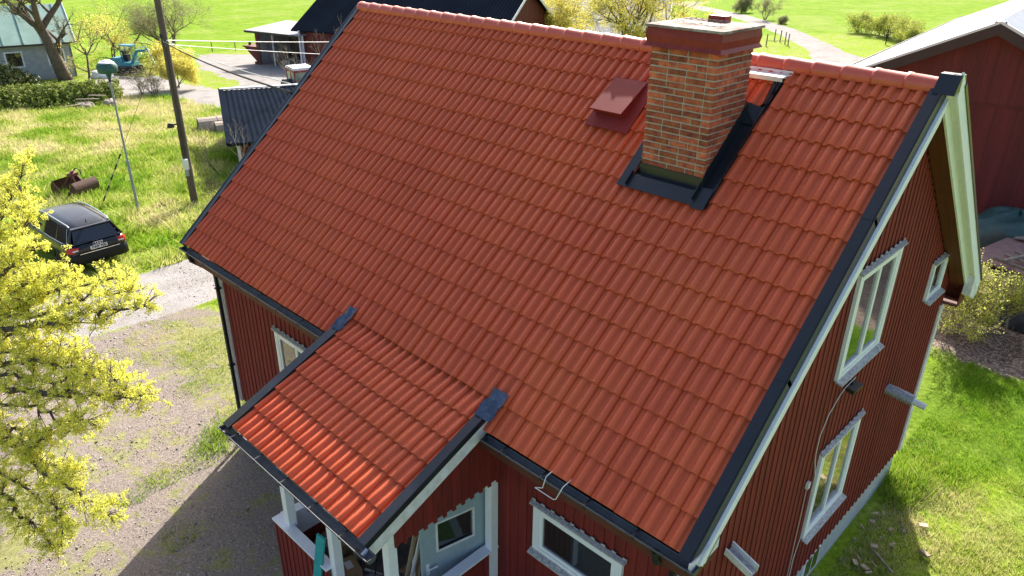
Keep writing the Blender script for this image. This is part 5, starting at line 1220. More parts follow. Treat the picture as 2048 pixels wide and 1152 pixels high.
cladding(mb, wr+D_*.06, N2, D_, 2*hw, lambda x: -6, lambda x: -3.15+(x if x < hw else 2*hw-x)*tan(BPI), pitch=.5, bw=.12); mb.build('gable_wall', 'barnred', barn)
mb = MB(); P = [wl0+Zv*-6.7, wl0+N2*2*hw+Zv*-6.7, wl0+N2*2*hw+Zv*-3.1, wl0+N2*hw+Zv*(-3.1+hw*tan(BPI)), wl0+Zv*-3.1]; mb.prism(P, D_*.06); mb.build('gable_wall', 'barnred', barn)
mb = MB()
for (oo, U) in ((o+D_*LNB, bu), (o2+D_*LNB, bu2)): mb.obox(oo-Zv*.24, D_*.05, U*8.0, Zv*.26)
mb.build('bargeboard', 'white', barn)
wb = wl0+D_*3.2-N2*.02
mb = MB()
for (x0, x1, z0, z1) in ((0, 1, -5.3, -5.2), (0, 1, -4.45, -4.35), (0, .1, -5.2, -4.45), (.9, 1, -5.2, -4.45), (.46, .54, -5.2, -4.45)): mb.obox(wb+D_*x0+Zv*z0-N2*.06, D_*(x1-x0), N2*.06, Zv*(z1-z0))
wn = mb.build('window', 'white', barn); mb = MB(); mb.obox(wb+D_*.1+Zv*-5.2-N2*.02, D_*.8, N2*.015, Zv*.75); mb.build('pane', 'glass', wn)
mb = MB(); q = E0+D_*.9-N2*.05; mb.tube([q+Zv*-3.3, q+Zv*-3.2-N2*.05, q+D_*.0+Zv*gz(q.x)], .08, 8); mb.build('downpipe', 'oldwhite', barn)
# open shed to its left
sh = thing('open_shed', 'open-fronted shed with a flat grey roof and pale inner boards beside the long barn', 'shed', (-49, 31, gz(-49)))
s0 = Vector((-51.8, 29.2, 0)); s1 = Vector((-46.3, 30.6, 0)); sd_ = (s1-s0).normalized(); sn_ = Vector((-sd_.y, sd_.x, 0)); SL = (s1-s0).length
mb = MB(); a = s0-sd_*.75-sn_*.55+Zv*-3.62; mb.obox(a, sd_*(SL+1.0), sn_*5.2+Zv*.35, Zv*.07); mb.build('roof', 'roofgrey', sh)
mb = MB(); mb.obox(a-sn_*.03-Zv*.12, sd_*(SL+.4), sn_*.03, Zv*.17); mb.obox(a-sd_*.03-Zv*.12, sd_*.03, sn_*5.2+Zv*.35, Zv*.17); mb.build('fascia', 'darkpl', sh)
mb = MB(); mb.obox(s0+Zv*-6.7, sd_*.35, sn_*.08, Zv*3.1); mb.obox(s0-sd_*.08+Zv*-6.7, sd_*.08, sn_*4.2, Zv*3.2); mb.build('side_wall', 'barnred', sh)
mb = MB()
for i in range(9): mb.obox(s0+sn_*(.3+i*.42)+Zv*-6.65+sd_*.0, sn_*.30, sd_*.05, Zv*3.1); mb.obox(s0+sn_*(.3+i*.42+.30)+Zv*-6.65, sn_*.12, sd_*.02, Zv*3.1)
mb.build('inner_boards', 'innerwall', sh)
mb = MB(); mb.obox(s0+sn_*4.2+Zv*-6.8, sd_*SL, sn_*.08, Zv*3.4)
for i in range(12): mb.obox(s0+sn_*4.15+sd_*(i*.48)+Zv*-6.6, sd_*.3, sn_*.04, Zv*3.1)
mb.build('back_wall', 'oldwood', sh)
mb = MB(); mb.obox(s0+Zv*-6.62, sd_*SL, sn_*4.2, Zv*.1); mb.build('floor', 'greyconc', sh)
for k, xx in enumerate((2.05, SL-.05)):
    mb = MB(); q = s0+sd_*xx; mb.beam(q+Zv*-6.55, q+Zv*(-3.62), .14 if k else .08, .14 if k else .08); mb.build('shed_post', 'oldwhite', sh)
# bicycle, stool, poles inside the shed
def bicycle(name, label, loc, rz):
    t = thing(name, label, 'bicycle', loc, rz)
    for x in (0, 1.05):
        mb = MB(); mb.tube([(x+cos(2*pi*k/18)*.33, 0, .34+sin(2*pi*k/18)*.33) for k in range(19)], .02, 5, cap=False)
        for k in range(8): a = pi*k/8; mb.tube([(x-cos(a)*.32, 0, .34-sin(a)*.32), (x+cos(a)*.32, 0, .34+sin(a)*.32)], .004, 3)
        mb.build('wheel', 'galv', t, world=False)
    mb = MB()
    for a, b_ in (((0, 0, .34), (.35, 0, .85)), ((0, 0, .34), (.45, 0, .30)), ((.45, 0, .30), (.35, 0, .9)), ((.45, 0, .3), (.88, 0, .78)), ((.36, 0, .82), (.87, 0, .85)), ((1.05, 0, .34), (.85, 0, .95))): mb.tube([a, b_], .02, 5)
    mb.build('frame', 'grey', t, world=False)
    mb = MB(); mb.box((.2, -.07, .92), (.48, .07, .97)); mb.build('saddle', 'rubber', t, world=False)
    mb = MB(); mb.tube([(.75, -.28, 1.03), (.86, 0, .98), (.75, .28, 1.03)], .014, 5); mb.build('handlebar', 'chrome', t, world=False)
q = s0+sd_*3.35+sn_*.7; bicycle('bicycle', 'old grey bicycle standing just inside the open shed', (q.x, q.y, -6.52), atan2(sd_.y, sd_.x))
q = s0+sd_*2.5+sn_*.8; st = thing('plastic_stool', 'small white stool standing in the open shed left of the bicycle', 'stool', (q.x, q.y, -6.52))
mb = MB(); mb.box((-.2, -.2, .40), (.2, .2, .44)); mb.build('seat', 'plastic', st, world=False)
for x, y in ((-.16, -.16), (.16, -.16), (-.16, .16), (.16, .16)): mb = MB(); mb.beam((x*1.1, y*1.1, 0), (x, y, .40), .04, .04); mb.build('leg', 'plastic', st, world=False)
for i, (xx, dx) in enumerate(((3.0, .1), (3.6, -.5), (4.2, -.9))):
    q = s0+sd_*xx+sn_*2.8; mb = MB(); mb.beam(q+Zv*-6.5, q+sd_*dx+sn_*1.2+Zv*-3.9, .05, .05)
    tag(mb.build('leaning_batten', 'oldwood'), ['upright batten leaning inside the open shed, the leftmost', 'batten leaning left inside the open shed, the middle one of three', 'most slanted batten leaning at the right inside the open shed'][i], 'batten', 'battens leaning in the shed')
q = s0+sd_*1.0+sn_*1.6; mb = MB(); mb.prism([q+Zv*-6.5, q+sd_*1.4+Zv*-6.5, q+sd_*1.4+Zv*-5.7, q+sd_*1.1+Zv*-5.6], sn_*1.6); tag(mb.build('covered_stack', 'rubber'), 'dark covered stack on the floor at the left inside the open shed', 'stack')
# red tipping skip left of the open shed
sk = thing('tipping_skip', 'dark red tipping skip standing left of the open shed', 'skip', G(-53.2, 29.9), atan2(sd_.y, sd_.x))
mb = MB(); P = [(-.95, 0, 1.55), (.9, 0, 1.45), (.9, 0, .25), (.65, 0, .25)]; mb.prism([(x, -.7, z) for x, _, z in P], (0, 1.4, 0)); mb.build('tub', 'barnred', sk, world=False)
mb = MB(); mb.box((-.98, -.74, 1.45), (.93, -.66, 1.56)); mb.box((-.98, .66, 1.45), (.93, .74, 1.56)); mb.lathe((-.8, 0, 1.56), [(.12, 0), (.12, .2), (.001, .25)], 8); mb.build('rim', 'barnred', sk, world=False)
mb = MB(); mb.box((.2, -.6, 0), (.9, .6, .22)); mb.build('base_frame', 'rust', sk, world=False)
# ---- small shed with corrugated black roof
ss = thing('small_shed', 'small red shed with a dark corrugated roof left of the house roof', 'shed', (-21, 12.5, gz(-21)))
A = Vector((-18.54, 9.75, -3.6)); TL = Vector((-26.9, 14.1, -3.05))
U = Vector((.42, .905, 0)).normalized(); Vv = (TL-A); Vv = Vv-U*Vv.dot(U); Lr = Vv.length; Vn = Vv/Lr; Nn = U.cross(Vn)
if Nn.z < 0: Nn = -Nn
Ub = -U if False else U
mb = MB(); k = 0; x = 0; WR = 6.5; pts = []
while x < WR: pts.append((x, .02*sin(2*pi*x/.26))); x += .033
m_ = len(pts); A0 = A
vs = [A0+U*a+Nn*b_ for a, b_ in pts]+[A0+U*a+Nn*b_+Vn*Lr*.52 for a, b_ in pts]; mb.add(vs, [(i, i+1, m_+i+1, m_+i) for i in range(m_-1)], .5, True)
vs = [A0+U*a+Nn*(b_+.0)+Vn*Lr*.50-Nn*.02 for a, b_ in pts]+[A0+U*a+Nn*(b_-.02)+Vn*Lr for a, b_ in pts]; mb.add(vs, [(i, i+1, m_+i+1, m_+i) for i in range(m_-1)], .5, True)
mb.build('roof', 'roofdark', ss)
mb = MB(); mb.obox(A+Vn*(Lr-.05)-U*.05+Nn*.02, U*(WR+.1), Vn*.38-Zv*.02, Nn*.05); mb.build('ridge_cap', 'grey', ss)
mb = MB(); mb.obox(A-U*.12-Nn*.12, U*.26, Vn*(Lr+.2), Nn*.17); mb.obox(A-U*.1-Vn*.06-Nn*.1, U*WR, Vn*.05, Nn*.13); mb.build('verge_trim', 'roofdark', ss)
mb = MB(); Hn = Vector((Vn.x, Vn.y, 0)).normalized(); w0 = A+U*.35+Hn*.35; hb = Lr*.93
P = [Vector((w0.x, w0.y, -5.6)), Vector((w0.x, w0.y, -3.75)), w0+Hn*hb+Vector((0, 0, .42-.1))]; e_ = w0+Hn*hb; P.append(Vector((e_.x, e_.y, -5.8)))
mb.prism(P, U*.06); cladding(mb, Vector((w0.x, w0.y, 0)), U, -Hn, WR-.7, -5.5, lambda x: -3.76, pitch=.2); cladding(mb, Vector((w0.x, w0.y, 0)), Hn, -U, hb, -5.7, lambda x: -3.80+x*.055, pitch=.2)
mb.build('wall', 'barnred', ss)
mb = MB(); mb.obox(Vector((w0.x, w0.y, -5.6))-U*.04-Hn*.03, U*.14, Hn*.14, Zv*1.85); mb.build('corner_board', 'oldwhite', ss)
# ---- grey house with green roof (top left)
gh = thing('green_roofed_house', 'pale grey house with a green metal roof at the top left corner', 'house', (-61, 10, gz(-61)))
e0 = Vector((-60.6, 4.4, -4.0)); e1 = Vector((-58.1, 16.4, -4.0)); hd = (e1-e0).normalized(); hn = Vector((-hd.y, hd.x, 0)); 
if hn.x > 0: hn = -hn
HL_ = (e1-e0).length; hp_ = radians(30); hu = hn*cos(hp_)+Zv*sin(hp_); hN = -hn*sin(hp_)+Zv*cos(hp_)
mb = MB(); mb.obox(e0-hN*.12, hd*HL_, hu*5.2, hN*.12); o2 = e0+hn*(10.4*cos(hp_)); hu2 = -hn*cos(hp_)+Zv*sin(hp_); mb.obox(o2-Zv*.12, hd*HL_, hu2*5.2, Zv*.12)
for i in range(9): mb.obox(e0+hd*(i*HL_/8.6), hd*.05, hu*5.2, hN*.06)
mb.build('roof', 'roofgreen', gh)
mb = MB(); w0 = e0+hn*.5+hd*.4; W_ = HL_-.8; mb.obox(Vector((w0.x, w0.y, -7.2)), hd*W_, hn*.15, Zv*3.3)
q = w0+hd*W_; P = [Vector((q.x, q.y, -7.2)), Vector((q.x, q.y, -3.9)), q+hn*4.0+Zv*(4.0*tan(hp_)-.1)]; z_ = q+hn*8.0; P += [Vector((z_.x, z_.y, -3.9)), Vector((z_.x, z_.y, -7.2))]; mb.prism(P, -hd*.15)
q = w0; P = [Vector((q.x, q.y, -7.2)), Vector((q.x, q.y, -3.9)), q+hn*4.0+Zv*(4.0*tan(hp_)-.1)]; z_ = q+hn*8.0; P += [Vector((z_.x, z_.y, -3.9)), Vector((z_.x, z_.y, -7.2))]; mb.prism(P, hd*.15)
mb.build('wall', 'render', gh)
mb = MB(); mb.obox(e0-hn*.05-Zv*.12, hd*HL_, -hn*.12, Zv*.12); mb.build('gutter', 'darkpl', gh)
mb = MB(); mb.obox(e1-Zv*.14, hd*.06, hu*5.2, Zv*.2); mb.build('bargeboard', 'white', gh)
for xx in (6.6, 9.6, 3.2):
    c0 = w0+hd*xx; mb = MB(); mb.obox(Vector((c0.x, c0.y, -5.8))-hn*.05, hd*1.3, hn*.05, Zv*1.25); wn = mb.build('window', 'white', gh)
    mb = MB(); mb.obox(Vector((c0.x, c0.y, -5.7))-hn*.07+hd*.12, hd*1.06, hn*.02, Zv*1.05); mb.build('pane', 'glass', wn)
# ---- long grey building beyond the trees
gy = thing('grey_roofed_building', 'low building with a grey fibre-cement roof behind the budding trees', 'barn', (-30, 55, -5.5))
a0 = Vector((-28.4, 59.0, -4.45)); gd = Vector((-.85, -.53, 0)).normalized(); gn = Vector((gd.y, -gd.x, 0))
gp_ = radians(22); gu = gn*cos(gp_)+Zv*sin(gp_); gN = -gn*sin(gp_)+Zv*cos(gp_)
mb = MB(); ribbed(mb, a0, gd, gu, gN, 18, 8.6, .22, .035); mb.obox(a0-gN*.1, gd*18, gu*8.6, gN*.09); q = a0+gn*(17.2*cos(gp_)); gu2 = -gn*cos(gp_)+Zv*sin(gp_); mb.obox(q-Zv*.1, gd*18, gu2*8.6, Zv*.1); mb.build('roof', 'roofgrey', gy)
mb = MB(); w_ = a0+gn*.4+gd*.3; mb.obox(Vector((w_.x, w_.y, -6.9)), gd*17, gn*.1, Zv*2.4)
P = [Vector((w_.x, w_.y, -6.9)), Vector((w_.x, w_.y, -4.6)), w_+gn*7.6+Zv*(7.6*tan(gp_)-.15)]; z_ = w_+gn*15.2; P += [Vector((z_.x, z_.y, -4.6)), Vector((z_.x, z_.y, -6.9))]; mb.prism(P, gd*.1); mb.build('wall', 'barnred', gy)
mb = MB(); mb.obox(a0-gd*.05-Zv*.12, gd*-.05, gu*8.6, Zv*.2); mb.build('bargeboard', 'exblue', gy)
# ---- big red barn at the right
rb = thing('red_barn', 'large dark red barn with a bright metal roof at the right edge', 'barn', (7.16, 22.5, 0), radians(6.2))
apz = 2.86; sl = .483; lx = -5.3; HWB = -lx; GB = -4.6; DB = 26
def bt(x): return apz-.14-abs(x+lx+.3)*sl
WB = 2*HWB-.6
mb = MB(); cladding(mb, (lx+.3, 0, 0), (1, 0, 0), (0, -1, 0), WB, GB, lambda x: min(bt(x), .37), pitch=.30, bw=.07); cladding(mb, (lx+.3, -.03, 0), (1, 0, 0), (0, -1, 0), WB, .42, lambda x: max(bt(x), .44), pitch=.30, bw=.07)
mb.prism([(lx+.3, 0, GB), (-lx-.3, 0, GB), (-lx-.3, 0, bt(0)), (0, 0, apz-.14), (lx+.3, 0, bt(0))], (0, .08, 0)); mb.build('gable_wall', 'barnred', rb, world=False)
mb = MB(); mb.box((lx+.3, .08, GB), (lx+.4, DB, bt(0))); mb.box((-lx-.4, .08, GB), (-lx-.3, DB, bt(0))); mb.prism([(lx+.3, DB, GB), (-lx-.3, DB, GB), (-lx-.3, DB, bt(0)), (0, DB, apz-.14), (lx+.3, DB, bt(0))], (0, -.08, 0)); mb.build('wall', 'barnred', rb, world=False)
mb = MB(); mb.box((lx+.3, -.065, .35), (-lx-.3, -.035, .42)); mb.build('cladding_joint', 'barnred', rb, world=False)
LR_ = HWB*sqrt(1+sl*sl)
for s_ in (-1, 1):
    u_ = Vector((s_, 0, -sl)).normalized(); nr = Vector((s_*sl, 0, 1)).normalized(); a = Vector((0, -.5, apz))
    mb = MB(); ribbed(mb, a+nr*.01, (0, 1, 0), u_, nr, DB+.9, LR_, .25, .03); mb.obox(a-nr*.06, u_*LR_, (0, DB+.9, 0), nr*.06); mb.build('roof', 'roofpale', rb, world=False)
    mb = MB(); mb.obox(a-nr*.33+Vector((0, -.03+.002*s_, 0))-u_*.14, u_*(LR_+.14), (0, .03, 0), nr*.30); mb.obox(a-nr*.33-u_*.1, u_*LR_, (0, .5, 0), nr*.02); mb.build('bargeboard', 'darkpl', rb, world=False)
    mb = MB(); mb.obox(a+Vector((0, -.045, 0))-nr*.03, u_*LR_, (0, .24, 0), nr*.075); mb.build('verge_trim', 'roofpale', rb, world=False)
    mb = MB(); e_ = a+u_*LR_; mb.tube([e_+Vector((s_*.05, 0, -.02)), e_+Vector((s_*.05, DB+.8, -.02))], .075, 8); mb.build('gutter', 'darkpl', rb, world=False)
    mb = MB(); e_ = a+u_*(LR_-.35)+nr*.10; mb.tube([e_, e_+Vector((0, DB+.8, 0))], .03, 5); mb.build('snow_rail', 'darkpl', rb, world=False)
ur = Vector((1, 0, -sl)).normalized(); nr = Vector((sl, 0, 1)).normalized()
for i in range(5):
    for j in range(3):
        mb = MB(); mb.obox(Vector((0, .35+i*1.7, apz))+ur*(.7+j*1.05)+nr*.10, ur*1.0, (0, 1.64, 0), nr*.035); mb.build('solar_panel', 'solar', rb, world=False)

# ================================================================ THINGS BEHIND THE HOUSE, RIGHT
MT['tarp'] = mat('green_tarpaulin', (.03, .085, .08), (.015, .05, .05), 3, rough=.5, bump=.5, bscale=6)
def blob(cx, cy, cz, rx_, ry_, h, seed, nu=26, nv=12, wr=.12):
    mb = MB(); vs = []
    for i in range(nv+1):
        for j in range(nu):
            a = 2*pi*j/nu; t = i/nv; r = cos(t*pi/2)**.75; z = sin(t*pi/2)**.9
            w_ = 1+wr*noise.noise(Vector((cos(a)*2+seed, sin(a)*2, t*2.5)))+wr*.7*noise.noise(Vector((cos(a)*6, sin(a)*6+seed, t*5)))
            vs.append((cx+cos(a)*rx_*r*w_, cy+sin(a)*ry_*r*w_, cz+z*h*(1+wr*.6*noise.noise(Vector((a*1.3, t*3, seed))))))
    mb.add(vs, [(i*nu+j, i*nu+(j+1) % nu, (i+1)*nu+(j+1) % nu, (i+1)*nu+j) for i in range(nv) for j in range(nu)], .5, True); return mb
tag(blob(9.35, 20.9, -4.0, 1.55, 1.2, 1.75, 4, 48, 20, .16).build('tarpaulin_heap', 'tarp'), 'dark green tarpaulin pulled over a heap against the red barn', 'tarpaulin')
pl = thing('board_pile', 'big stack of timber under old red boards and dark sheeting in front of the tarpaulin', 'pile', (10.6, 18.6, -4.0), radians(-14))
MT['faded'] = mat('faded_red_board', (.30, .17, .15), (.18, .12, .11), 5, rough=.85, bump=.2)
mb = MB(); mb.prism([(-1.3, -1.1, 0), (-1.2, -1.1, .95), (2.6, -1.1, 1.1), (2.6, -1.1, 0)], (0, 2.4, 0)); mb.build('stack', 'oldwood', pl, world=False)
mb = MB(); mb.obox((-1.5, -1.25, 1.08), (2.0, 0, .08), (0, 2.6, .12), (0, 0, .03)); mb.obox((.52, -1.28, 1.17), (2.1, 0, -.04), (0, 2.5, .1), (0, 0, .03)); mb.build('cover_board', 'faded', pl, world=False)
mb = MB(); vs = []; 
for i in range(14):
    for j in range(8): x = -1.7+i*.34; t = j/7; vs.append((x+.1*sin(i), -1.25-t*1.0-.05*sin(i*2.1+j), 1.06-t*1.0+.06*sin(i*1.7+j*1.3)))
mb.add(vs, [(i*8+j, (i+1)*8+j, (i+1)*8+j+1, i*8+j+1) for i in range(13) for j in range(7)], .5, True); mb.build('sheeting', 'black', pl, world=False)
ff = thing('pallet_frame', 'weathered timber pallet frame lying on top of the board pile', 'frame', (10.0, 18.3, -2.75), radians(-18))
for i in range(4): mb = MB(); mb.beam((-.2, -.75+i*.48, .06), (2.0, -.75+i*.48, .05), .09, .07); mb.build('beam', 'oldwood', ff, world=False)
for i, x in enumerate((.1, 1.0, 1.8)): mb = MB(); mb.beam((x, -.85, .12), (x+.1, .8, .12), .10, .05); mb.build('crosspiece', 'oldwood', ff, world=False)
mb = MB(); mb.beam((9.6, 20.0, -2.72), (10.6, 19.8, -2.55), .5, .03); tag(mb.build('loose_board', 'oldwood'), 'loose grey board propped between the tarpaulin and the board pile', 'board')
# wood offcuts on the lawn
SC = [(11.47, 7.12, .15, .10, .02, .5, 0, 'pale square offcut lying in the sun, farthest from the house wall'), (11.71, 6.43, .17, .08, .04, -.4, 0, 'pale block of wood right on the edge of the house shadow'),
      (11.05, 6.02, .12, .09, .03, .4, 0, 'square pale offcut in the shade beside the dark stick'), (11.28, 5.78, .50, .035, .02, -.6, 1, 'longest dark stick on the shaded lawn'),
      (11.10, 6.62, .10, .06, .02, 1.3, 0, 'white chip standing out in the middle of the shaded lawn'), (10.86, 6.95, .04, .12, .015, .3, 0, 'narrow pale sliver near the foundation, upper one'),
      (10.80, 6.6, .10, .07, .02, .2, 0, 'small pale block near the foundation'), (10.75, 6.85, .14, .03, .015, .9, 0, 'thin pale strip beside the foundation corner'),
      (10.95, 5.60, .13, .03, .015, -.7, 0, 'thin grey strip in the shade, left of the round-edged chip'), (10.96, 5.45, .12, .07, .02, -.9, 0, 'dull oval chip among the sticks in the shade'),
      (11.12, 5.45, .13, .08, .02, -.3, 0, 'pale chip nearest the bottom edge of the lawn'), (11.2, 5.62, .14, .02, .01, -.6, 0, 'thin pale splinter between two chips in the shade'),
      (11.25, 6.3, .03, .12, .01, -.5, 0, 'very thin splinter lying across the shaded grass'), (10.72, 6.35, .11, .025, .015, -.7, 0, 'grey sliver tight against the foundation'), (11.2, 5.38, .12, .03, .02, .9, 0, 'short pale stick at the bottom of the shaded lawn')]
for (x, y, a, b_, h, rz, dkk, lab) in SC:
    mb = MB(Matrix.Translation((x, y, gz(x)+.05)) @ Matrix.Rotation(rz, 4, 'Z') @ Matrix.Rotation(random.uniform(-.12, .12), 4, 'X')); mb.prism([(-a/2, -b_/2, 0), (a/2*.9, -b_/2*1.05, 0), (a/2, b_/2, 0), (-a/2*.95, b_/2*.9, 0)], (0, 0, h)); tag(mb.build('wood_offcut', 'oldwood' if dkk else 'wood'), lab, 'offcut', 'wood offcuts on the lawn by the gable wall')
# concrete half-pipe segments
for i, (x, y, r_) in enumerate(((-29.5, 13.2, .72), (-28.0, 13.5, .66), (-27.2, 14.4, .60))):
    mb = MB(); dv = Vector((.30, .95, 0)).normalized(); sv = Vector((dv.y, -dv.x, 0)); n = 10; c0 = Vector((x, y, gz(x))); L_ = 4.2
    for k in range(4):
        a = c0+dv*(k*L_/4); b_ = c0+dv*((k+1)*L_/4-.03); ro, ri = r_+random.uniform(-.02, .02), r_-.10
        P = [sv*cos(pi*j/n)*ro+Zv*(sin(pi*j/n)*ro) for j in range(n+1)]+[sv*cos(pi*j/n)*ri+Zv*(sin(pi*j/n)*ri) for j in range(n, -1, -1)]
        m_ = len(P); mb.add([a+p for p in P]+[b_+p for p in P], [(j, (j+1) % m_, m_+(j+1) % m_, m_+j) for j in range(m_)]+[(j, j+1, m_-2-j, m_-1-j) for j in range(n)][::1]+[(m_+m_-1-j, m_+m_-2-j, m_+j+1, m_+j) for j in range(n)], .5)
    tag(mb.build('half_pipe', 'greyconc'), ['weathered concrete half-pipe in the grass, the one farthest from the shed', 'weathered concrete half-pipe in the grass, the middle one', 'weathered concrete half-pipe closest to the small shed'][i], 'concrete pipe', 'concrete half-pipes in the grass')
# rubble heap and planks in front of the hedge
tag(blob(-42.5, 11.4, gz(-42.5)-.05, .9, .6, .42, 9, 24, 8, .3).build('rubble_heap', 'oldwood'), 'grey heap of rubble in front of the hedge', 'heap')
tag(blob(-41.9, 12.8, gz(-42)-.05, .55, .45, .5, 12, 20, 8, .3).build('stone', 'greyconc'), 'rounded stone beside the rubble heap in front of the hedge', 'stone')
for i, (a, b_) in enumerate((((-43.5, 11.2, .45), (-42.1, 12.2, .55)), ((-43.4, 12.0, .62), (-42.6, 12.8, .62)), ((-43.2, 10.2, .15), (-42.4, 11.0, .3)))):
    mb = MB(); z0 = gz(-42.5); mb.beam((a[0], a[1], z0+a[2]), (b_[0], b_[1], z0+b_[2]), .16, .04); tag(mb.build('plank', 'wood' if i == 2 else 'oldwood'), ['long grey plank lying across the rubble heap', 'short grey plank on the hedge side of the rubble heap', 'pale plank leaning at the left of the rubble heap'][i], 'plank', 'planks on the rubble heap')
mb = blob(-56.4, 17.3, gz(-56), 1.2, .8, .55, 3, 20, 8, .25); tag(mb.build('pale_heap', 'plastic'), 'white bag heap on the ground between the big tree and the excavator', 'heap')
mb = MB()
for i in range(60):
    p = Vector((-54.3+random.gauss(0, .9), 19.2+random.gauss(0, .8), gz(-54)+random.uniform(.05, .6))); d = Vector((random.gauss(0, 1), random.gauss(0, 1), random.gauss(0, .25))).normalized(); mb.tube([p-d*.6, p+d*.6], .02, 4)
tag(mb.build('brushwood', 'twig', ), 'heap of cut brushwood lying by the excavator bucket', 'brushwood', kind='stuff')
# fences
def fpost(x, y, lab, grp, h=1.1):
    mb = MB(); z = gz(x); mb.tube([(x, y, z-.1), (x+random.uniform(-.03, .03), y, z+h)], .055, 6); tag(mb.build('fence_post', 'oldwood'), lab, 'fence post', grp)
for i, ((x, y), l) in enumerate(zip(((-65.3, 31.3), (-63.6, 33.0), (-69.5, 27.2), (-61.8, 34.8)), ('thin pasture fence post just right of the budding tree', 'thin pasture fence post standing nearest the open shed', 'thin pasture fence post behind the budding tree', 'thin pasture fence post partly behind the open shed roof'))): fpost(x, y, l, 'pasture fence posts left of the barn', .95)
for i, ((x, y), l) in enumerate(zip(((-22.0, 66.6), (-23.3, 70.9), (-22.4, 70.3), (-21.2, 68.9), (-20.4, 67.9)), ('leftmost of the paddock fence posts right of the chimney cap', 'paddock fence post, second from the left, beside the path', 'paddock fence post, the middle one of five', 'paddock fence post, second from the right', 'thickest paddock fence post at the right end'))): fpost(x, y, l, 'paddock fence posts beside the gravel path', 1.15)
mb = MB(); mb.tube([(-22.0, 66.6, gz(-22)+.5), (-20.4, 67.9, gz(-20)+.45)], .03, 4); tag(mb.build('fence_rail', 'oldwood'), 'low rail between the outer paddock fence posts', 'rail')
mb = MB(); mb.tube([(-13.5, 74.0, gz(-13)-.1), (-13.5, 74.0, gz(-13)+1.4)], .05, 5); mb.box((-13.62, 73.95, gz(-13)+.5), (-13.38, 74.05, gz(-13)+1.0)); tag(mb.build('marker_post', 'darkpl'), 'lone dark marker post on the bank between path and ditch', 'post')

# ================================================================ THINGS ON THE PORCH
FZ = FLZ
def carton(x, y, z, a, b_, h, rz, lab, lbl=True, op=False):
    t = thing('cardboard_box', lab, 'box', (x, y, z), rz, 'cardboard boxes on the porch'); mb = MB(); mb.box((-a/2, -b_/2, 0), (a/2, b_/2, h)); mb.build('carton', 'card', t, world=False)
    if lbl: mb = MB(); mb.box((-a*.25, -b_*.2, h+.001), (a*.2, b_*.2, h+.004)); mb.build('paper_label', 'plastic', t, world=False)
    if op:
        for s_ in (-1, 1): mb = MB(); mb.obox((-a/2, s_*b_/2, h), (a, 0, 0), (0, s_*.12, .04), (0, 0, .006)); mb.build('flap', 'card', t, world=False)
    return t
carton(5.45, -.75, FZ, .45, .40, .36, .3, 'cardboard box in the porch corner behind the front railing', True)
carton(5.95, -.85, FZ, .34, .26, .24, -.2, 'small cardboard box with a white label on the porch floor')
carton(5.78, -1.12, FZ, .30, .22, .15, .5, 'lowest cardboard box close to the porch railing', False)
carton(6.70, -.15, FZ, .34, .28, .26, .2, 'open cardboard box beside the bundle of laths', False, True)
bk_ = thing('bucket', 'blue plastic bucket on the porch behind the second post', 'bucket', (5.72, -.38, FZ)); mb = MB(); mb.lathe((0, 0, 0), [(.001, .005), (.13, .0), (.17, .32), (.18, .33), (.16, .32), (.125, .02), (.001, .02)], 18); mb.build('pail', 'blue', bk_, world=False)
mb = MB(); mb.tube([(cos(pi*j/8)*.17, .02, .31+sin(pi*j/8)*.12) for j in range(9)], .004, 4); mb.build('handle', 'galv', bk_, world=False)
mb = MB(); mb.beam((5.95, -1.62, gz(6)+.02), (6.36, -1.44, -1.75), .03, .14, up_=(1, .2, 0)); tag(mb.build('turquoise_board', 'teal'), 'turquoise board leaning on the porch railing', 'board')
random.seed(9)
tb = None
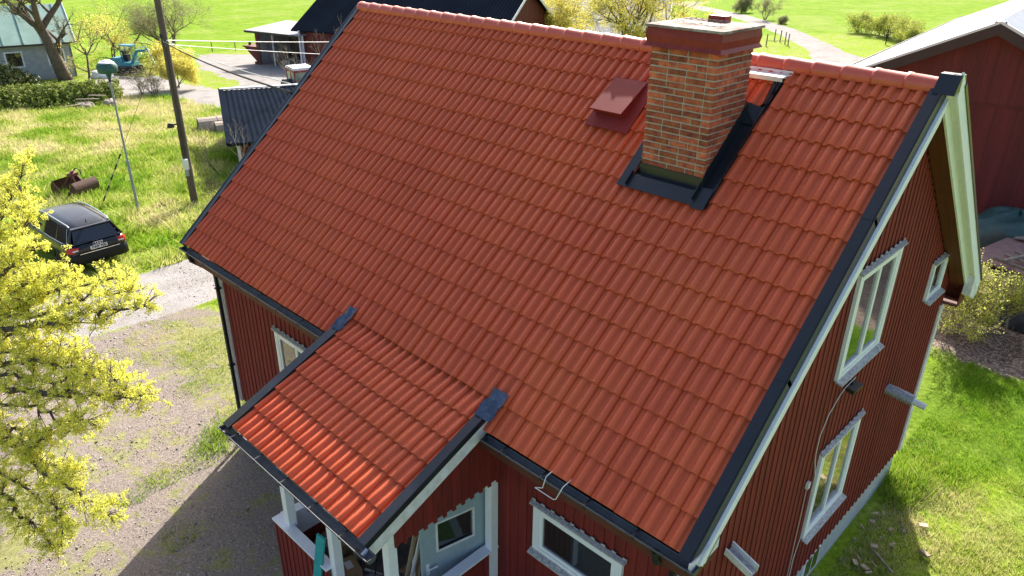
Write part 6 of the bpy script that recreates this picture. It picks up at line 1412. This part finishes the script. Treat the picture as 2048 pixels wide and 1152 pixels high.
LT = ['longest pale lath at the left of the bundle', 'thin white lath crossing the bundle', 'broad pale board in the bundle', 'lath nearest the door in the bundle', 'grey lath in the middle of the bundle', 'short lath at the front of the bundle', 'narrow yellowish lath behind the others', 'white-painted batten at the left of the bundle']
for i in range(8):
    b0x, b0y = 7.02+random.uniform(-.12, .2), -.82+i*.055; tx, ty = 7.33+random.uniform(-.05, .05), -.62+i*.06
    mb = MB(); mb.beam((b0x, b0y, FZ), (tx, ty, FZ+1.95+random.uniform(-.2, .1)), .03+.02*random.random(), .02, up_=(1, 0, 0)); tag(mb.build('lath', 'plastic' if i in (1, 7) else 'wood'), LT[i]+', leaning beside the porch door', 'lath', 'wooden laths leaning by the door')
mb = MB(); mb.tube([(6.75, -.30, FZ+.7), (6.95, -.42, FZ+.5), (7.0, -.55, FZ+.15), (6.7, -.65, FZ+.03), (6.3, -.5, FZ+.03), (6.0, -.62, FZ+.03)], .022, 7); tag(mb.build('hose', 'plastic'), 'white ribbed hose curling over the porch floor', 'hose')
mb = MB(); mb.tube([(6.2, -.9, FZ+.02), (6.35, -.7, FZ+.12), (6.15, -.5, FZ+.3), (5.95, -.6, FZ+.2), (6.1, -.95, FZ+.05)], .010, 5); tag(mb.build('power_cord', 'rubber'), 'black power cord looped on the porch floor', 'cord')
tag(blob(6.45, -.75, FZ, .35, .25, .12, 5, 22, 8, .5).build('plastic_film', 'film'), 'crumpled clear plastic film on the porch floor', 'plastic film')
mb = MB(); mb.box((6.05, -1.15, FZ), (6.3, -.98, FZ+.03)); tag(mb.build('white_carton', 'plastic'), 'flat white carton on the porch floor by the small box', 'carton')
mb = MB(); mb.beam((6.0, -.1, FZ+.05), (6.3, .05, FZ+.6), .05, .05); mb.beam((5.9, -.25, FZ+.03), (6.35, -.3, FZ+.1), .08, .05); tag(mb.build('timber_scraps', 'oldwood'), 'dark timber scraps beside the blue bucket', 'scraps')
mb = MB(); mb.lathe((5.5, -.62, FZ+.37), [(.001, 0), (.05, 0), (.05, .09), (.02, .12), (.001, .12)], 10); tag(mb.build('plastic_bottle', 'plastic'), 'small white bottle standing on the corner cardboard box', 'bottle')
